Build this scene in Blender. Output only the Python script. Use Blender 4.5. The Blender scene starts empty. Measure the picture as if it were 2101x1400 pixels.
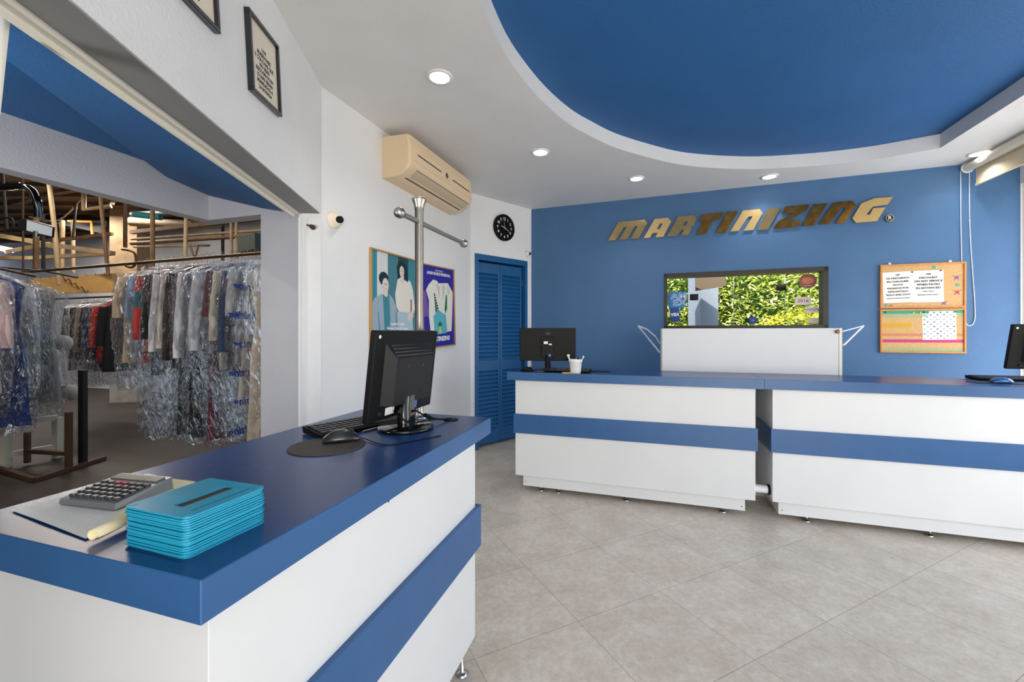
import bpy, bmesh, math, random
from mathutils import Vector, Matrix, noise
S = bpy.context.scene
COL = S.collection
random.seed(7)
PI = math.pi

# ------------------------------------------------------------------ camera, sky, light
F, Y0, CX, HC = 870.0, 682.0, 1050.5, 1.30      # focal length, horizon row, centre column (2101x1400), eye height
cam_d = bpy.data.cameras.new('camera'); cam = bpy.data.objects.new('camera', cam_d); COL.objects.link(cam)
cam.location = (0, 0, HC); cam.rotation_euler = (PI/2, 0, 0)
cam_d.sensor_width = 36; cam_d.lens = F/2101*36; cam_d.shift_y = -(700-Y0)/2101; cam_d.clip_start = .02
S.camera = cam
S.view_settings.view_transform = 'Standard'; S.view_settings.look = 'None'
S.view_settings.exposure = 0.75; S.view_settings.gamma = 1; S.view_settings.use_curve_mapping = False
S.cycles.max_bounces = 8; S.cycles.diffuse_bounces = 5; S.cycles.glossy_bounces = 4
S.cycles.transmission_bounces = 6; S.cycles.transparent_max_bounces = 28
S.cycles.caustics_reflective = False; S.cycles.caustics_refractive = False
S.cycles.sample_clamp_indirect = 4
W = bpy.data.worlds.new('sky'); S.world = W; W.use_nodes = True
wn = W.node_tree; bg = wn.nodes['Background']
sky = wn.nodes.new('ShaderNodeTexSky'); sky.sky_type = 'NISHITA'; sky.sun_disc = False
sky.sun_elevation = math.radians(48); sky.sun_rotation = math.radians(200); sky.air_density = 1.0; sky.dust_density = 2.0
wn.links.new(sky.outputs[0], bg.inputs[0]); bg.inputs[1].default_value = .28

AU = math.radians(-18.0)
U = Vector((math.cos(AU), math.sin(AU), 0)); V = Vector((-math.sin(AU), math.cos(AU), 0)); Zv = Vector((0, 0, 1))

def area(name, loc, rot, sx, sy, power, col=(1, 1, 1), spread=PI):
    d = bpy.data.lights.new(name, 'AREA'); d.shape = 'RECTANGLE'; d.size = sx; d.size_y = sy
    d.energy = power; d.color = col; d.spread = spread
    o = bpy.data.objects.new(name, d); COL.objects.link(o); o.location = loc; o.rotation_euler = rot
    return o
# daylight falling through the shop windows (right wall and shop front behind the viewer)
area('window_daylight', (4.18, 1.95, 1.35), (PI/2+.5, 0, AU+PI/2), 3.4, 2.0, 48, (1.0, .99, .96))
area('shopfront_daylight', (.9, -3.05, 1.15), (PI/2+.55, 0, AU), 3.0, 2.0, 92, (1.0, .985, .95))
# fluorescent light of the workshop behind the opening, then two added fills
area('workshop_light', (-5.2, 5.2, 3.45), (0, 0, AU), 4.0, .10, 40, (1.0, .90, .76))
area('workshop_light.001', (-8.0, 7.6, 3.45), (0, 0, AU), 4.0, .10, 80, (1.0, .93, .85))
area('workshop_light.002', (-5.0, 1.8, 3.45), (0, 0, AU+PI/2), 3.5, .10, 34, (1.0, .92, .82))
area('workshop_fill', (-3.0, .7, 3.2), (0, 0, AU+.3), 2.6, .10, 26, (1.0, .95, .86))  # added out-of-view strip, gives the plastic covers their highlights
area('vestibule_fill', (-1.95, .45, 1.45), (PI/2+.35, 0, .15), .5, .4, 11, (1, .98, .95))  # added out-of-view fill, brightens the beam and blue soffit
sun_d = bpy.data.lights.new('sun', 'SUN'); sun_d.energy = 5.0; sun_d.angle = .009; sun_d.color = (1, .95, .85)
sun = bpy.data.objects.new('sun', sun_d); COL.objects.link(sun)
sd = (U*.06+V*.62-Zv*.77).normalized()
sun.rotation_euler = sd.to_track_quat('-Z', 'Y').to_euler()

# ------------------------------------------------------------------ helpers
def at_z(x, y, z):
    Y = (HC-z)*F/(y-Y0); return Vector(((x-CX)/F*Y, Y, z))
def z_at(y, Y): return HC+(Y0-y)/F*Y
def at_Y(x, y, Y): return Vector(((x-CX)/F*Y, Y, z_at(y, Y)))
def on_line(x, p, q):
    d = (q[0]-p[0], q[1]-p[1]); r = (x-CX)/F; t = (r*p[1]-p[0])/(d[0]-r*d[1])
    return Vector((p[0]+t*d[0], p[1]+t*d[1], 0))
def wpt(x, y, p, q):
    o = on_line(x, p, q); o.z = z_at(y, o.y); return o
def lin(c):
    return tuple((v/255/12.92 if v/255 <= .04045 else ((v/255+.055)/1.055)**2.4) for v in c)+(1,)

_M = {}
def mat(name, rgb, rough=.5, metal=0, noise_amt=0, nscale=8, bump=0, bscale=60, coat=0, spec=.5, alpha=1, trans=0, emit=None, estr=0, ior=1.45, sub=None):
    if name in _M: return _M[name]
    m = bpy.data.materials.new(name); m.use_nodes = True; nt = m.node_tree; b = nt.nodes['Principled BSDF']
    c = lin(rgb); b.inputs['Base Color'].default_value = c
    b.inputs['Roughness'].default_value = rough; b.inputs['Metallic'].default_value = metal
    b.inputs['Coat Weight'].default_value = coat; b.inputs['Coat Roughness'].default_value = .12
    b.inputs['Specular IOR Level'].default_value = spec; b.inputs['Alpha'].default_value = alpha
    b.inputs['Transmission Weight'].default_value = trans; b.inputs['IOR'].default_value = ior
    if emit: b.inputs['Emission Color'].default_value = lin(emit); b.inputs['Emission Strength'].default_value = estr
    tc = nt.nodes.new('ShaderNodeTexCoord')
    if noise_amt:
        n = nt.nodes.new('ShaderNodeTexNoise'); n.inputs['Scale'].default_value = nscale; n.inputs['Detail'].default_value = 6
        nt.links.new(tc.outputs['Object'], n.inputs['Vector'])
        r = nt.nodes.new('ShaderNodeMapRange'); r.inputs[1].default_value = .3; r.inputs[2].default_value = .7
        r.inputs[3].default_value = 1-noise_amt; r.inputs[4].default_value = 1+noise_amt
        nt.links.new(n.outputs['Fac'], r.inputs[0])
        mx = nt.nodes.new('ShaderNodeVectorMath'); mx.operation = 'SCALE'; mx.inputs[0].default_value = c[:3]
        nt.links.new(r.outputs[0], mx.inputs['Scale']); nt.links.new(mx.outputs[0], b.inputs['Base Color'])
    if bump:
        n2 = nt.nodes.new('ShaderNodeTexNoise'); n2.inputs['Scale'].default_value = bscale; n2.inputs['Detail'].default_value = 4
        nt.links.new(tc.outputs['Object'], n2.inputs['Vector'])
        bp = nt.nodes.new('ShaderNodeBump'); bp.inputs['Strength'].default_value = bump; bp.inputs['Distance'].default_value = .01
        nt.links.new(n2.outputs['Fac'], bp.inputs['Height']); nt.links.new(bp.outputs[0], b.inputs['Normal'])
    _M[name] = m
    return m

class MB:
    """collects shapes and builds them as one mesh object"""
    def __init__(s): s.v = []; s.f = []; s.m = []; s.s = []
    def add(s, vs, fs, mi=0, smooth=False, M=None):
        o = len(s.v)
        s.v += [tuple(M @ Vector(p)) if M else tuple(p) for p in vs]
        s.f += [tuple(i+o for i in f) for f in fs]; s.m += [mi]*len(fs); s.s += [smooth]*len(fs)
        return s
    def box(s, a, b, mi=0, M=None):
        x0, y0, z0 = a; x1, y1, z1 = b
        vs = [(x0,y0,z0),(x1,y0,z0),(x1,y1,z0),(x0,y1,z0),(x0,y0,z1),(x1,y0,z1),(x1,y1,z1),(x0,y1,z1)]
        fs = [(0,3,2,1),(4,5,6,7),(0,1,5,4),(1,2,6,5),(2,3,7,6),(3,0,4,7)]
        return s.add(vs, fs, mi, M=M)
    def cbox(s, c, d, mi=0, M=None):
        return s.box([c[i]-d[i]/2 for i in range(3)], [c[i]+d[i]/2 for i in range(3)], mi, M)
    def rbox(s, a, b, r=.004, mi=0, M=None, seg=1):
        """box with bevelled edges"""
        bm = bmesh.new(); bmesh.ops.create_cube(bm, size=1)
        for v in bm.verts: v.co = Vector([a[i]+(v.co[i]+.5)*(b[i]-a[i]) for i in range(3)])
        bmesh.ops.bevel(bm, geom=bm.edges[:], offset=r, segments=seg, affect='EDGES', profile=.5)
        s.bm(bm, mi, M, seg > 1); return s
    def bm(s, bm, mi=0, M=None, smooth=False):
        bm.verts.index_update()
        s.add([v.co.copy() for v in bm.verts], [tuple(v.index for v in f.verts) for f in bm.faces], mi, smooth, M); bm.free()
    def prism(s, pts, z0, z1, mi=0, M=None, side=None):
        """polygon in xy extruded in z (concave allowed)"""
        n = len(pts)
        ar = sum(pts[i][0]*pts[(i+1) % n][1]-pts[(i+1) % n][0]*pts[i][1] for i in range(n))
        if ar < 0: pts = pts[::-1]
        vs = [(p[0], p[1], z0) for p in pts]+[(p[0], p[1], z1) for p in pts]
        s.add(vs, [tuple(range(n))[::-1], tuple(range(n, 2*n))], mi, M=M)
        s.add(vs, [(i, (i+1) % n, n+(i+1) % n, n+i) for i in range(n)], mi if side is None else side, M=M); return s
    def cyl(s, p, q, r, r2=None, n=16, mi=0, cap=True, M=None):
        p = Vector(p); q = Vector(q); r2 = r if r2 is None else r2
        d = (q-p).normalized(); a = d.orthogonal().normalized(); b = d.cross(a)
        vs = []
        for c, rr in ((p, r), (q, r2)):
            for i in range(n): t = 2*PI*i/n; vs.append(c+(a*math.cos(t)+b*math.sin(t))*rr)
        s.add(vs, [(i, (i+1) % n, n+(i+1) % n, n+i) for i in range(n)], mi, True, M)
        if cap: s.add(vs, [tuple(range(n))[::-1], tuple(range(n, 2*n))], mi, False, M)
        return s
    def lathe(s, prof, n=24, mi=0, M=None, smooth=True):
        """prof: (r, z) list spun about z"""
        vs = []; fs = []
        for r, z in prof:
            for i in range(n): t = 2*PI*i/n; vs.append((r*math.cos(t), r*math.sin(t), z))
        for k in range(len(prof)-1):
            for i in range(n): j = (i+1) % n; fs.append((k*n+i, k*n+j, (k+1)*n+j, (k+1)*n+i))
        s.add(vs, fs, mi, smooth, M)
        s.add(vs, [tuple(range(n))[::-1], tuple(range((len(prof)-1)*n, len(prof)*n))], mi, False, M)
        return s
    def tube(s, pts, r, n=8, mi=0, M=None, closed=False):
        P = [Vector(p) for p in pts]; m = len(P); vs = []; prev = None
        for i, p in enumerate(P):
            if closed: d = (P[(i+1) % m]-P[i-1]).normalized()
            else: d = (P[min(i+1, m-1)]-P[max(i-1, 0)]).normalized()
            if prev is None: a = d.orthogonal().normalized()
            else: a = (prev-d*prev.dot(d)).normalized()
            prev = a; b = d.cross(a)
            for k in range(n): t = 2*PI*k/n; vs.append(p+(a*math.cos(t)+b*math.sin(t))*r)
        fs = []
        for i in range(m if closed else m-1):
            for k in range(n):
                j = (k+1) % n; i2 = (i+1) % m
                fs.append((i*n+k, i*n+j, i2*n+j, i2*n+k))
        s.add(vs, fs, mi, True, M)
        if not closed: s.add(vs, [tuple(range(n))[::-1], tuple(range((m-1)*n, m*n))], mi, False, M)
        return s
    def loft(s, rings, mi=0, M=None, cap=True):
        n = len(rings[0]); vs = [p for r in rings for p in r]; fs = []
        for k in range(len(rings)-1):
            for i in range(n): j = (i+1) % n; fs.append((k*n+i, k*n+j, (k+1)*n+j, (k+1)*n+i))
        s.add(vs, fs, mi, True, M)
        if cap: s.add(vs, [tuple(range(n))[::-1], tuple(range((len(rings)-1)*n, len(rings)*n))], mi, False, M)
        return s
    def quad(s, a, b, c, d, mi=0, M=None): return s.add([a, b, c, d], [(0, 1, 2, 3)], mi, M=M)
    def text(s, txt, size, x, y, z=0, mi=0, M=None, align='CENTER', depth=0, sx=1.0, bold=0, shear=0):
        cu = bpy.data.curves.new('t', 'FONT'); cu.body = txt; cu.size = size; cu.align_x = align; cu.align_y = 'CENTER'
        cu.extrude = depth; cu.offset = bold; cu.shear = shear; cu.resolution_u = 2; cu.space_line = 1.0
        o = bpy.data.objects.new('t', cu); me = bpy.data.meshes.new_from_object(o)
        s.add([(v.co.x*sx+x, v.co.y+y, v.co.z+z) for v in me.vertices], [tuple(p.vertices) for p in me.polygons], mi, M=M)
        bpy.data.meshes.remove(me); bpy.data.objects.remove(o); bpy.data.curves.remove(cu)
        return s
    def build(s, name, mats, parent=None, label=None):
        me = bpy.data.meshes.new(name); me.from_pydata(s.v, [], s.f)
        if not isinstance(mats, (list, tuple)): mats = [mats]
        for m in mats: me.materials.append(m)
        me.polygons.foreach_set('material_index', s.m); me.polygons.foreach_set('use_smooth', s.s)
        me.update()
        o = bpy.data.objects.new(name, me); COL.objects.link(o)
        if parent: o.parent = parent
        if label: o['label'] = label
        return o
def tag(o, label, cat, group=None, kind=None):
    if label: o['label'] = label
    if cat: o['category'] = cat
    if group: o['group'] = group
    if kind: o['kind'] = kind
    return o
def thing(name, label, cat, loc=(0, 0, 0), rz=0, group=None, M=None):
    o = bpy.data.objects.new(name, None); COL.objects.link(o); o.empty_display_size = .05
    if M is not None: o.matrix_world = M
    else: o.location = loc; o.rotation_euler = (0, 0, rz)
    return tag(o, label, cat, group)
def struct(o): o['kind'] = 'structure'; return o
def kids(o): return [c for c in COL.objects if c.parent == o]
def copy_tree(o, parent=None):
    c = o.copy(); COL.objects.link(c); c.parent = parent
    for ch in kids(o): copy_tree(ch, c)
    return c
def frame_px(tl, tr, br, bl, p, q, off=0):
    """rectangle on a vertical wall: matrix (x right, y up, z out of the wall to the viewer), width, height"""
    T = [wpt(*c, p, q) for c in (tl, tr, br, bl)]
    c = sum(T, Vector())/4
    x = ((T[1]-T[0])+(T[2]-T[3])); w = x.length/2; h = ((T[0]-T[3])+(T[1]-T[2])).length/2
    x.normalize(); d = Vector((q[0]-p[0], q[1]-p[1], 0)).normalized()
    n = d.cross(Zv)
    if n.dot(Vector((0, 0, HC))-c) < 0: n = -n
    y = n.cross(x).normalized()
    if y.z < 0: y = -y; n = -n
    M = Matrix(((x.x, y.x, n.x, c.x+n.x*off), (x.y, y.y, n.y, c.y+n.y*off), (x.z, y.z, n.z, c.z+n.z*off), (0, 0, 0, 1)))
    return M, w, h
def frm(o, xdir, off=0):
    """local frame at point o with x along xdir (plan), y horizontal to its left, z up"""
    x = Vector((xdir[0], xdir[1], 0)).normalized(); y = Vector((-x.y, x.x, 0))
    return Matrix(((x.x, y.x, 0, o[0]), (x.y, y.y, 0, o[1]), (0, 0, 1, o[2] if len(o) > 2 else 0), (0, 0, 0, 1)))

# ------------------------------------------------------------------ materials
def paint(name, rgb, rough=.6, b=.25, var=.03):
    return mat(name, rgb, rough, noise_amt=var, nscale=2.5, bump=b, bscale=90)
M_white = paint('white_wall_paint', (226, 226, 227))
M_ceil = paint('white_ceiling_paint', (222, 221, 220))
M_blue = paint('blue_wall_paint', (66, 105, 147), .55, .35, .06)
M_deep = paint('deep_blue_ceiling_paint', (38, 94, 150), .6, .3, .05)
M_grey = paint('grey_lilac_paint', (196, 197, 203))
M_door = mat('door_blue_enamel', (18, 84, 138), .32, noise_amt=.08, nscale=5, bump=.1, bscale=40)
M_lamw = mat('white_laminate', (216, 216, 216), .38, noise_amt=.02, nscale=3)
M_lamb = mat('blue_laminate', (49, 91, 139), .34, noise_amt=.07, nscale=6)
M_top = mat('blue_counter_top', (30, 66, 120), .27, noise_amt=.05, nscale=5, spec=.5)
M_edge = mat('cream_edge', (232, 226, 205), .5)
M_black = mat('black_plastic', (11, 10, 10), .5, bump=.05, bscale=300, spec=.22)
M_blackg = mat('gloss_black_plastic', (12, 12, 13), .12, coat=.4)
M_dgrey = mat('dark_grey_plastic', (30, 29, 30), .5, spec=.3)
M_steel = mat('brushed_steel', (176, 172, 166), .36, 1.0, noise_amt=.05, nscale=30)
M_chrome = mat('chrome', (215, 215, 215), .12, 1.0)
M_gold = mat('gold_wood_frame', (196, 150, 88), .35, .3)
M_cork = mat('cork', (206, 164, 112), .8, noise_amt=.08, nscale=60, bump=.3, bscale=200)
M_oak = mat('honey_wood_frame', (200, 134, 66), .5, noise_amt=.12, nscale=25)
M_paper = mat('paper_white', (240, 238, 228), .7)
M_cream = mat('cream_paper', (238, 224, 180), .6)
M_ink = mat('black_ink', (40, 40, 44), .7)
M_ac = mat('aged_beige_plastic', (228, 203, 168), .45, noise_amt=.02, nscale=4)
M_acd = mat('aged_grey_beige_plastic', (196, 180, 152), .5)
M_dark = mat('dark_slot', (34, 26, 22), .6)
M_turq = mat('turquoise_plastic', (38, 158, 190), .35, noise_amt=.06, nscale=30)
M_lamp = mat('lit_lamp', (255, 255, 250), .4, emit=(255, 252, 244), estr=9)
M_wplast = mat('white_plastic', (232, 232, 230), .35)
M_blind = mat('beige_blind_fabric', (226, 208, 176), .8, noise_amt=.03, nscale=60)
M_glass = mat('window_glass', (255, 255, 255), .0, trans=1, ior=1.02, spec=.2)

def floor_mat():
    m = bpy.data.materials.new('stone_floor_tiles'); m.use_nodes = True; nt = m.node_tree; b = nt.nodes['Principled BSDF']
    N = nt.nodes.new; L = nt.links.new
    g = N('ShaderNodeNewGeometry'); mp = N('ShaderNodeMapping'); mp.vector_type = 'TEXTURE'
    o = at_z(1354.3, 1213.7, 0)
    mp.inputs['Location'].default_value = (o.x, o.y, 0); mp.inputs['Rotation'].default_value = (0, 0, math.radians(26.3))
    mp.inputs['Scale'].default_value = (.4975, .4975, .4975)
    L(g.outputs['Position'], mp.inputs['Vector'])
    br = N('ShaderNodeTexBrick'); br.offset = 0; br.squash = 1
    for k, v in (('Scale', 1.0), ('Mortar Size', .0030), ('Mortar Smooth', .1), ('Brick Width', 1.0), ('Row Height', 1.0), ('Bias', 0.0)): br.inputs[k].default_value = v
    L(mp.outputs[0], br.inputs['Vector'])
    br.inputs['Color1'].default_value = (1, 1, 1, 1); br.inputs['Color2'].default_value = (.93, .93, .93, 1); br.inputs['Mortar'].default_value = (.52, .50, .46, 1)
    n1 = N('ShaderNodeTexNoise'); n1.inputs['Scale'].default_value = 5; n1.inputs['Detail'].default_value = 10; n1.inputs['Roughness'].default_value = .68
    L(g.outputs['Position'], n1.inputs['Vector'])
    n2 = N('ShaderNodeTexNoise'); n2.inputs['Scale'].default_value = 34; n2.inputs['Detail'].default_value = 8; n2.inputs['Roughness'].default_value = .75; n2.inputs['Distortion'].default_value = .6
    L(g.outputs['Position'], n2.inputs['Vector'])
    r1 = N('ShaderNodeValToRGB'); r1.color_ramp.elements[0].position = .3; r1.color_ramp.elements[1].position = .72
    r1.color_ramp.elements[0].color = lin((199, 186, 168)); r1.color_ramp.elements[1].color = lin((226, 217, 202))
    L(n1.outputs[0], r1.inputs[0])
    r2 = N('ShaderNodeMapRange'); r2.inputs[1].default_value = .3; r2.inputs[2].default_value = .7; r2.inputs[3].default_value = .80; r2.inputs[4].default_value = 1.13
    L(n2.outputs[0], r2.inputs[0])
    mu = N('ShaderNodeMix'); mu.data_type = 'RGBA'; mu.blend_type = 'MULTIPLY'; mu.inputs[0].default_value = 1
    L(r1.outputs[0], mu.inputs[6]); L(br.outputs['Color'], mu.inputs[7])
    sc = N('ShaderNodeVectorMath'); sc.operation = 'SCALE'; L(mu.outputs[2], sc.inputs[0]); L(r2.outputs[0], sc.inputs['Scale'])
    L(sc.outputs[0], b.inputs['Base Color']); b.inputs['Roughness'].default_value = .33; b.inputs['Specular IOR Level'].default_value = .45
    return m

# ------------------------------------------------------------------ plan of the place
HCEIL = 2.822
C1 = Vector((-1.179, 2.627, 0)); C2 = Vector((-.454, 4.623, 0)); C3 = Vector((.239, 5.254, 0)); C4 = Vector((4.446, 3.71, 0))
Adir = Vector((.085, -.686, 0)).normalized(); A0 = C1+Adir*5.4
RW1 = C4-V*6.6                                     # right wall runs back towards the viewer's side
def wall(name, p, q, z0, z1, th, m, holes=()):
    """wall from p to q; room on the right-hand side of p->q ... thickness th to the left"""
    d = (q-p); L = d.length; M = frm(p, d)
    b = MB(); xs = sorted({0, L}|{h[0] for h in holes}|{h[1] for h in holes}); zs = sorted({z0, z1}|{h[2] for h in holes}|{h[3] for h in holes})
    for i in range(len(xs)-1):
        for j in range(len(zs)-1):
            cx, cz = (xs[i]+xs[i+1])/2, (zs[j]+zs[j+1])/2
            if any(h[0] < cx < h[1] and h[2] < cz < h[3] for h in holes): continue
            b.box((xs[i], 0, zs[j]), (xs[i+1], th, zs[j+1]))
    o = b.build(name, m); o.matrix_world = M
    return struct(o)
TH = .14
# floor and ceiling
b = MB(); b.prism([tuple(p.xy) for p in (A0+Vector((-.1,0,0)), C1+Vector((-.07,0,0)), C2+Vector((-.05,.05,0)), C3+Vector((0,.05,0)), C4+Vector((.1,.1,0)), RW1+Vector((.1,-.1,0)))], -.05, 0)
struct(b.build('floor', floor_mat()))
# ceiling with the curved recess cut out
cove = [(1929,304),(1854,317),(1786,328),(1700,338),(1620,344),(1550,347),(1470,345),(1396,338),(1330,323),(1263,303),(1215,281),(1167,254),(1110,205),(1049,130),(1008,50),(985,-10)]
cv = [at_z(x, y, HCEIL).xy for x, y in cove]
def smooth_pts(P, n=5):
    out = []
    for i in range(len(P)-1):
        p0 = P[max(i-1, 0)]; p1 = P[i]; p2 = P[i+1]; p3 = P[min(i+2, len(P)-1)]
        for k in range(n):
            t = k/n
            out.append(.5*((2*p1)+(p2-p0)*t+(2*p0-5*p1+4*p2-p3)*t*t+(3*p1-p0-3*p2+p3)*t**3))
    out.append(P[-1]); return out
cvs = smooth_pts([Vector((p[0], p[1], 0)) for p in cv])
chord_end = cvs[0]-V*4.2
last = cvs[-1]
tail = [last+Vector((-.02, -.5, 0)), last+Vector((.06, -1.0, 0)), last+Vector((.25, -1.6, 0)), last+Vector((.6, -2.2, 0))]
loop = cvs+tail+[chord_end]
outer = [C4+Vector((.1,.12,0)), C3+Vector((0,.1,0)), C2+Vector((-.07,.07,0)), C1+Vector((-.1,0,0)), A0+Vector((-.1,0,0)), RW1+Vector((.12,-.1,0))]
def strip_face(name, loop, outer, z0, z1, m):
    bm = bmesh.new()
    a = [bm.verts.new((p.x, p.y, z0)) for p in loop]; c = [bm.verts.new((p.x, p.y, z0)) for p in outer]
    ed = [bm.edges.new((a[i], a[(i+1) % len(a)])) for i in range(len(a))]+[bm.edges.new((c[i], c[(i+1) % len(c)])) for i in range(len(c))]
    bmesh.ops.triangle_fill(bm, edges=ed, use_beauty=True)
    bmesh.ops.recalc_face_normals(bm, faces=bm.faces[:])
    r = bmesh.ops.extrude_face_region(bm, geom=bm.faces[:])
    for v in r['geom']:
        if isinstance(v, bmesh.types.BMVert): v.co.z = z1
    bmesh.ops.recalc_face_normals(bm, faces=bm.faces[:])
    B = MB(); B.bm(bm); return struct(B.build(name, m))
strip_face('ceiling', loop, outer, HCEIL, HCEIL+.118, M_ceil)
b = MB(); b.prism([tuple(p.xy) for p in outer], HCEIL+.118, HCEIL+.16); struct(b.build('ceiling.001', M_deep))

# walls.  wall_left: header and side wall of the wide opening to the workshop
ZH = 2.031
TA = .13
LA = (C1-A0).length
wall('wall_left', A0, C1, 0, HCEIL, TA, M_white, holes=[(LA-2.5, LA-.012, 0, ZH)])
wall('wall_left_far', C1, C2, 0, HCEIL, TH, M_white)
DL = (C3-C2).length
dpx = [on_line(x, C2, C3) for x in (974, 1081)]
dd0, dd1 = (dpx[0]-C2).length, (dpx[1]-C2).length
ZD = 2.17
wall('wall_left_corner', C2, C3, 0, HCEIL, TH, M_white, holes=[(dd0, dd1, 0, ZD)])
wx0, wx1 = (on_line(1363, C3, C4)-C3).length, (on_line(1699, C3, C4)-C3).length
WZ0, WZ1 = 1.343, 1.95
wall('wall_back', C3, C4, 0, HCEIL, .16, M_blue, holes=[(wx0, wx1, WZ0, WZ1)])
wall('wall_right', C4, RW1, 0, HCEIL, .12, M_white, holes=[(.004, 1.9, .5, 2.60), (2.0, 4.6, .25, 2.55)])
wall('wall_front', RW1, A0, 0, HCEIL, .12, M_white, holes=[(.35, (RW1-A0).length-.3, .05, 2.6)])

# vestibule behind the opening: panel, beam, blue ceiling
Qp = on_line(622, C1+Vector((-.13, .05, 0)), C1+Vector((-.13, .05, 0))-U)
K = on_line(428, Qp, Qp-U); E5 = on_line(535, Qp, Qp-U)
Z2 = z_at(452, K.y)
wall('wall_left_panel', E5, Qp+U*.03, 0, 2.6, .1, M_grey)
wall('wall_left_beam', K, E5, Z2, 2.62, .1, M_grey)
wall('wall_left_beam.001', K-V*3.4, K+V*.1, Z2, 2.62, .10, M_grey)
pz = on_line(300, K, K-V); ZV = z_at(331, pz.y)
b = MB()
ina = lambda Y, off=.16: C1+Adir*((2.627-Y)/.992)+Vector((-.992, -.123, 0))*off
p1 = ina(.1); p2 = ina(2.62)
e1 = at_z(15, 118, ZV); e2 = at_z(300, 331, ZV); dE = (e2-e1).normalized()
e0 = e1-dE*1.2; e3 = e2+dE*.75
SOFT = MB()
SOFT.quad((p1.x, p1.y, ZH), (e0.x, e0.y, ZV), (e3.x, e3.y, ZV), (p2.x, p2.y, ZH))
SOFT.quad((p1.x, p1.y, ZH+.02), (e0.x, e0.y, ZV+.02), (e3.x, e3.y, ZV+.02), (p2.x, p2.y, ZH+.02))
SOFT.f = [SOFT.f[0], SOFT.f[1][::-1], (0, 1, 5, 4), (1, 2, 6, 5), (2, 3, 7, 6), (3, 0, 4, 7)]; SOFT.m = [0]*6; SOFT.s = [False]*6
struct(SOFT.build('ceiling.002', M_deep))
b.prism([(p1.x-.05, p1.y), (p2.x-.05, p2.y), (K+V*.1).xy[:], (K-V*3.4).xy[:]], ZV, ZV+.05); struct(b.build('ceiling.003', M_deep))
# trims of the opening: white shutter rail under the header, jamb channel, near shutter edge
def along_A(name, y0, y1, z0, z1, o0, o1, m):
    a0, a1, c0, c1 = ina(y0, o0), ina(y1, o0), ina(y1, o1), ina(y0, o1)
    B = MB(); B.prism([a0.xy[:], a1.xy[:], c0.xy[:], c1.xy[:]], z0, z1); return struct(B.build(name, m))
along_A('soffit_shade_strip', .12, 2.6, ZH-.004, ZH-.001, .006, .118, mat('soffit_shade_grey', (128, 128, 128), .5))  # grey strip added under the header, soffit shade put into its colour
along_A('trim_1', .12, 2.6, ZH-.014, ZH, .128, .150, mat('off_white_rail', (228, 224, 212), .5))
along_A('trim_2', .12, 2.6, ZH-.03, ZH-.0, .150, .162, mat('off_white_rail', (228, 224, 212), .5))
b = MB(); jp = C1+Vector((-.992, -.123, 0))*.10
for dx, w_ in ((.0, .02), (.045, .008)):
    q = jp+Vector((-.03+dx, -.02, 0)); b.box((q.x, q.y, .0), (q.x+w_, q.y+.03, ZH-.03))
struct(b.build('trim_3', M_white))
b = MB(); t0 = at_z(3, 232, ZH-.03+.0); b.loft([[at_Y(x, y, Y) for x, y, Y in ((-12, 236, .98), (1, 236, .98), (1, 236, 1.0), (-12, 236, 1.0))], [at_Y(x, y, Y) for x, y, Y in ((-2, 2, 1.0), (24, 16, 1.0), (24, 16, 1.02), (-2, 2, 1.02))]])
tag(b.build('shutter_edge', mat('off_white_rail', (228, 224, 212), .5)), 'cream edge of a folded shutter at the near end of the opening', 'shutter')

# workshop shell
M_wf = mat('worn_workshop_floor', (46, 37, 31), .6, noise_amt=.22, nscale=1.3, bump=.2, bscale=20)
M_ww = mat('dingy_white_wall', (214, 216, 222), .8, noise_amt=.10, nscale=1.5)
M_wc = mat('brown_roof_sheet', (92, 72, 52), .8, noise_amt=.35, nscale=2)
b = MB(); b.prism([(-14, -3), A0.xy[:], (C1+Vector((-.13, .0, 0))).xy[:], (C2+Vector((-.14, .05, 0))).xy[:], (-1, 9), (-14, 13)], -.05, -.002); struct(b.build('floor.001', M_wf))
bwp = at_Y(245, 600, 9.6); bwp.z = 0
wall('wall_workshop_back', bwp-U*6, bwp+U*7.6, 0, 3.7, .1, M_ww)
wall('wall_workshop_side', Vector((-13.5, -2.5, 0)), bwp-U*6, 0, 3.7, .1, M_ww)
b = MB(); b.prism([(-13.8, -3), (-1.3, -3), (-1.35, 3.0), (-1, 7.6), (-1, 8.2), (-13.8, 12.2)], 3.6, 3.7); 
for k in range(26): b.box((-13.8, -2+k*.5, 3.54), (-1.4, -1.9+k*.5, 3.6))
struct(b.build('ceiling.004', M_wc))
wall('wall_workshop_near', Vector((-1.4, -2.9, 0)), Vector((-13.5, -2.9, 0)), 0, 3.7, .1, M_ww)

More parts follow.
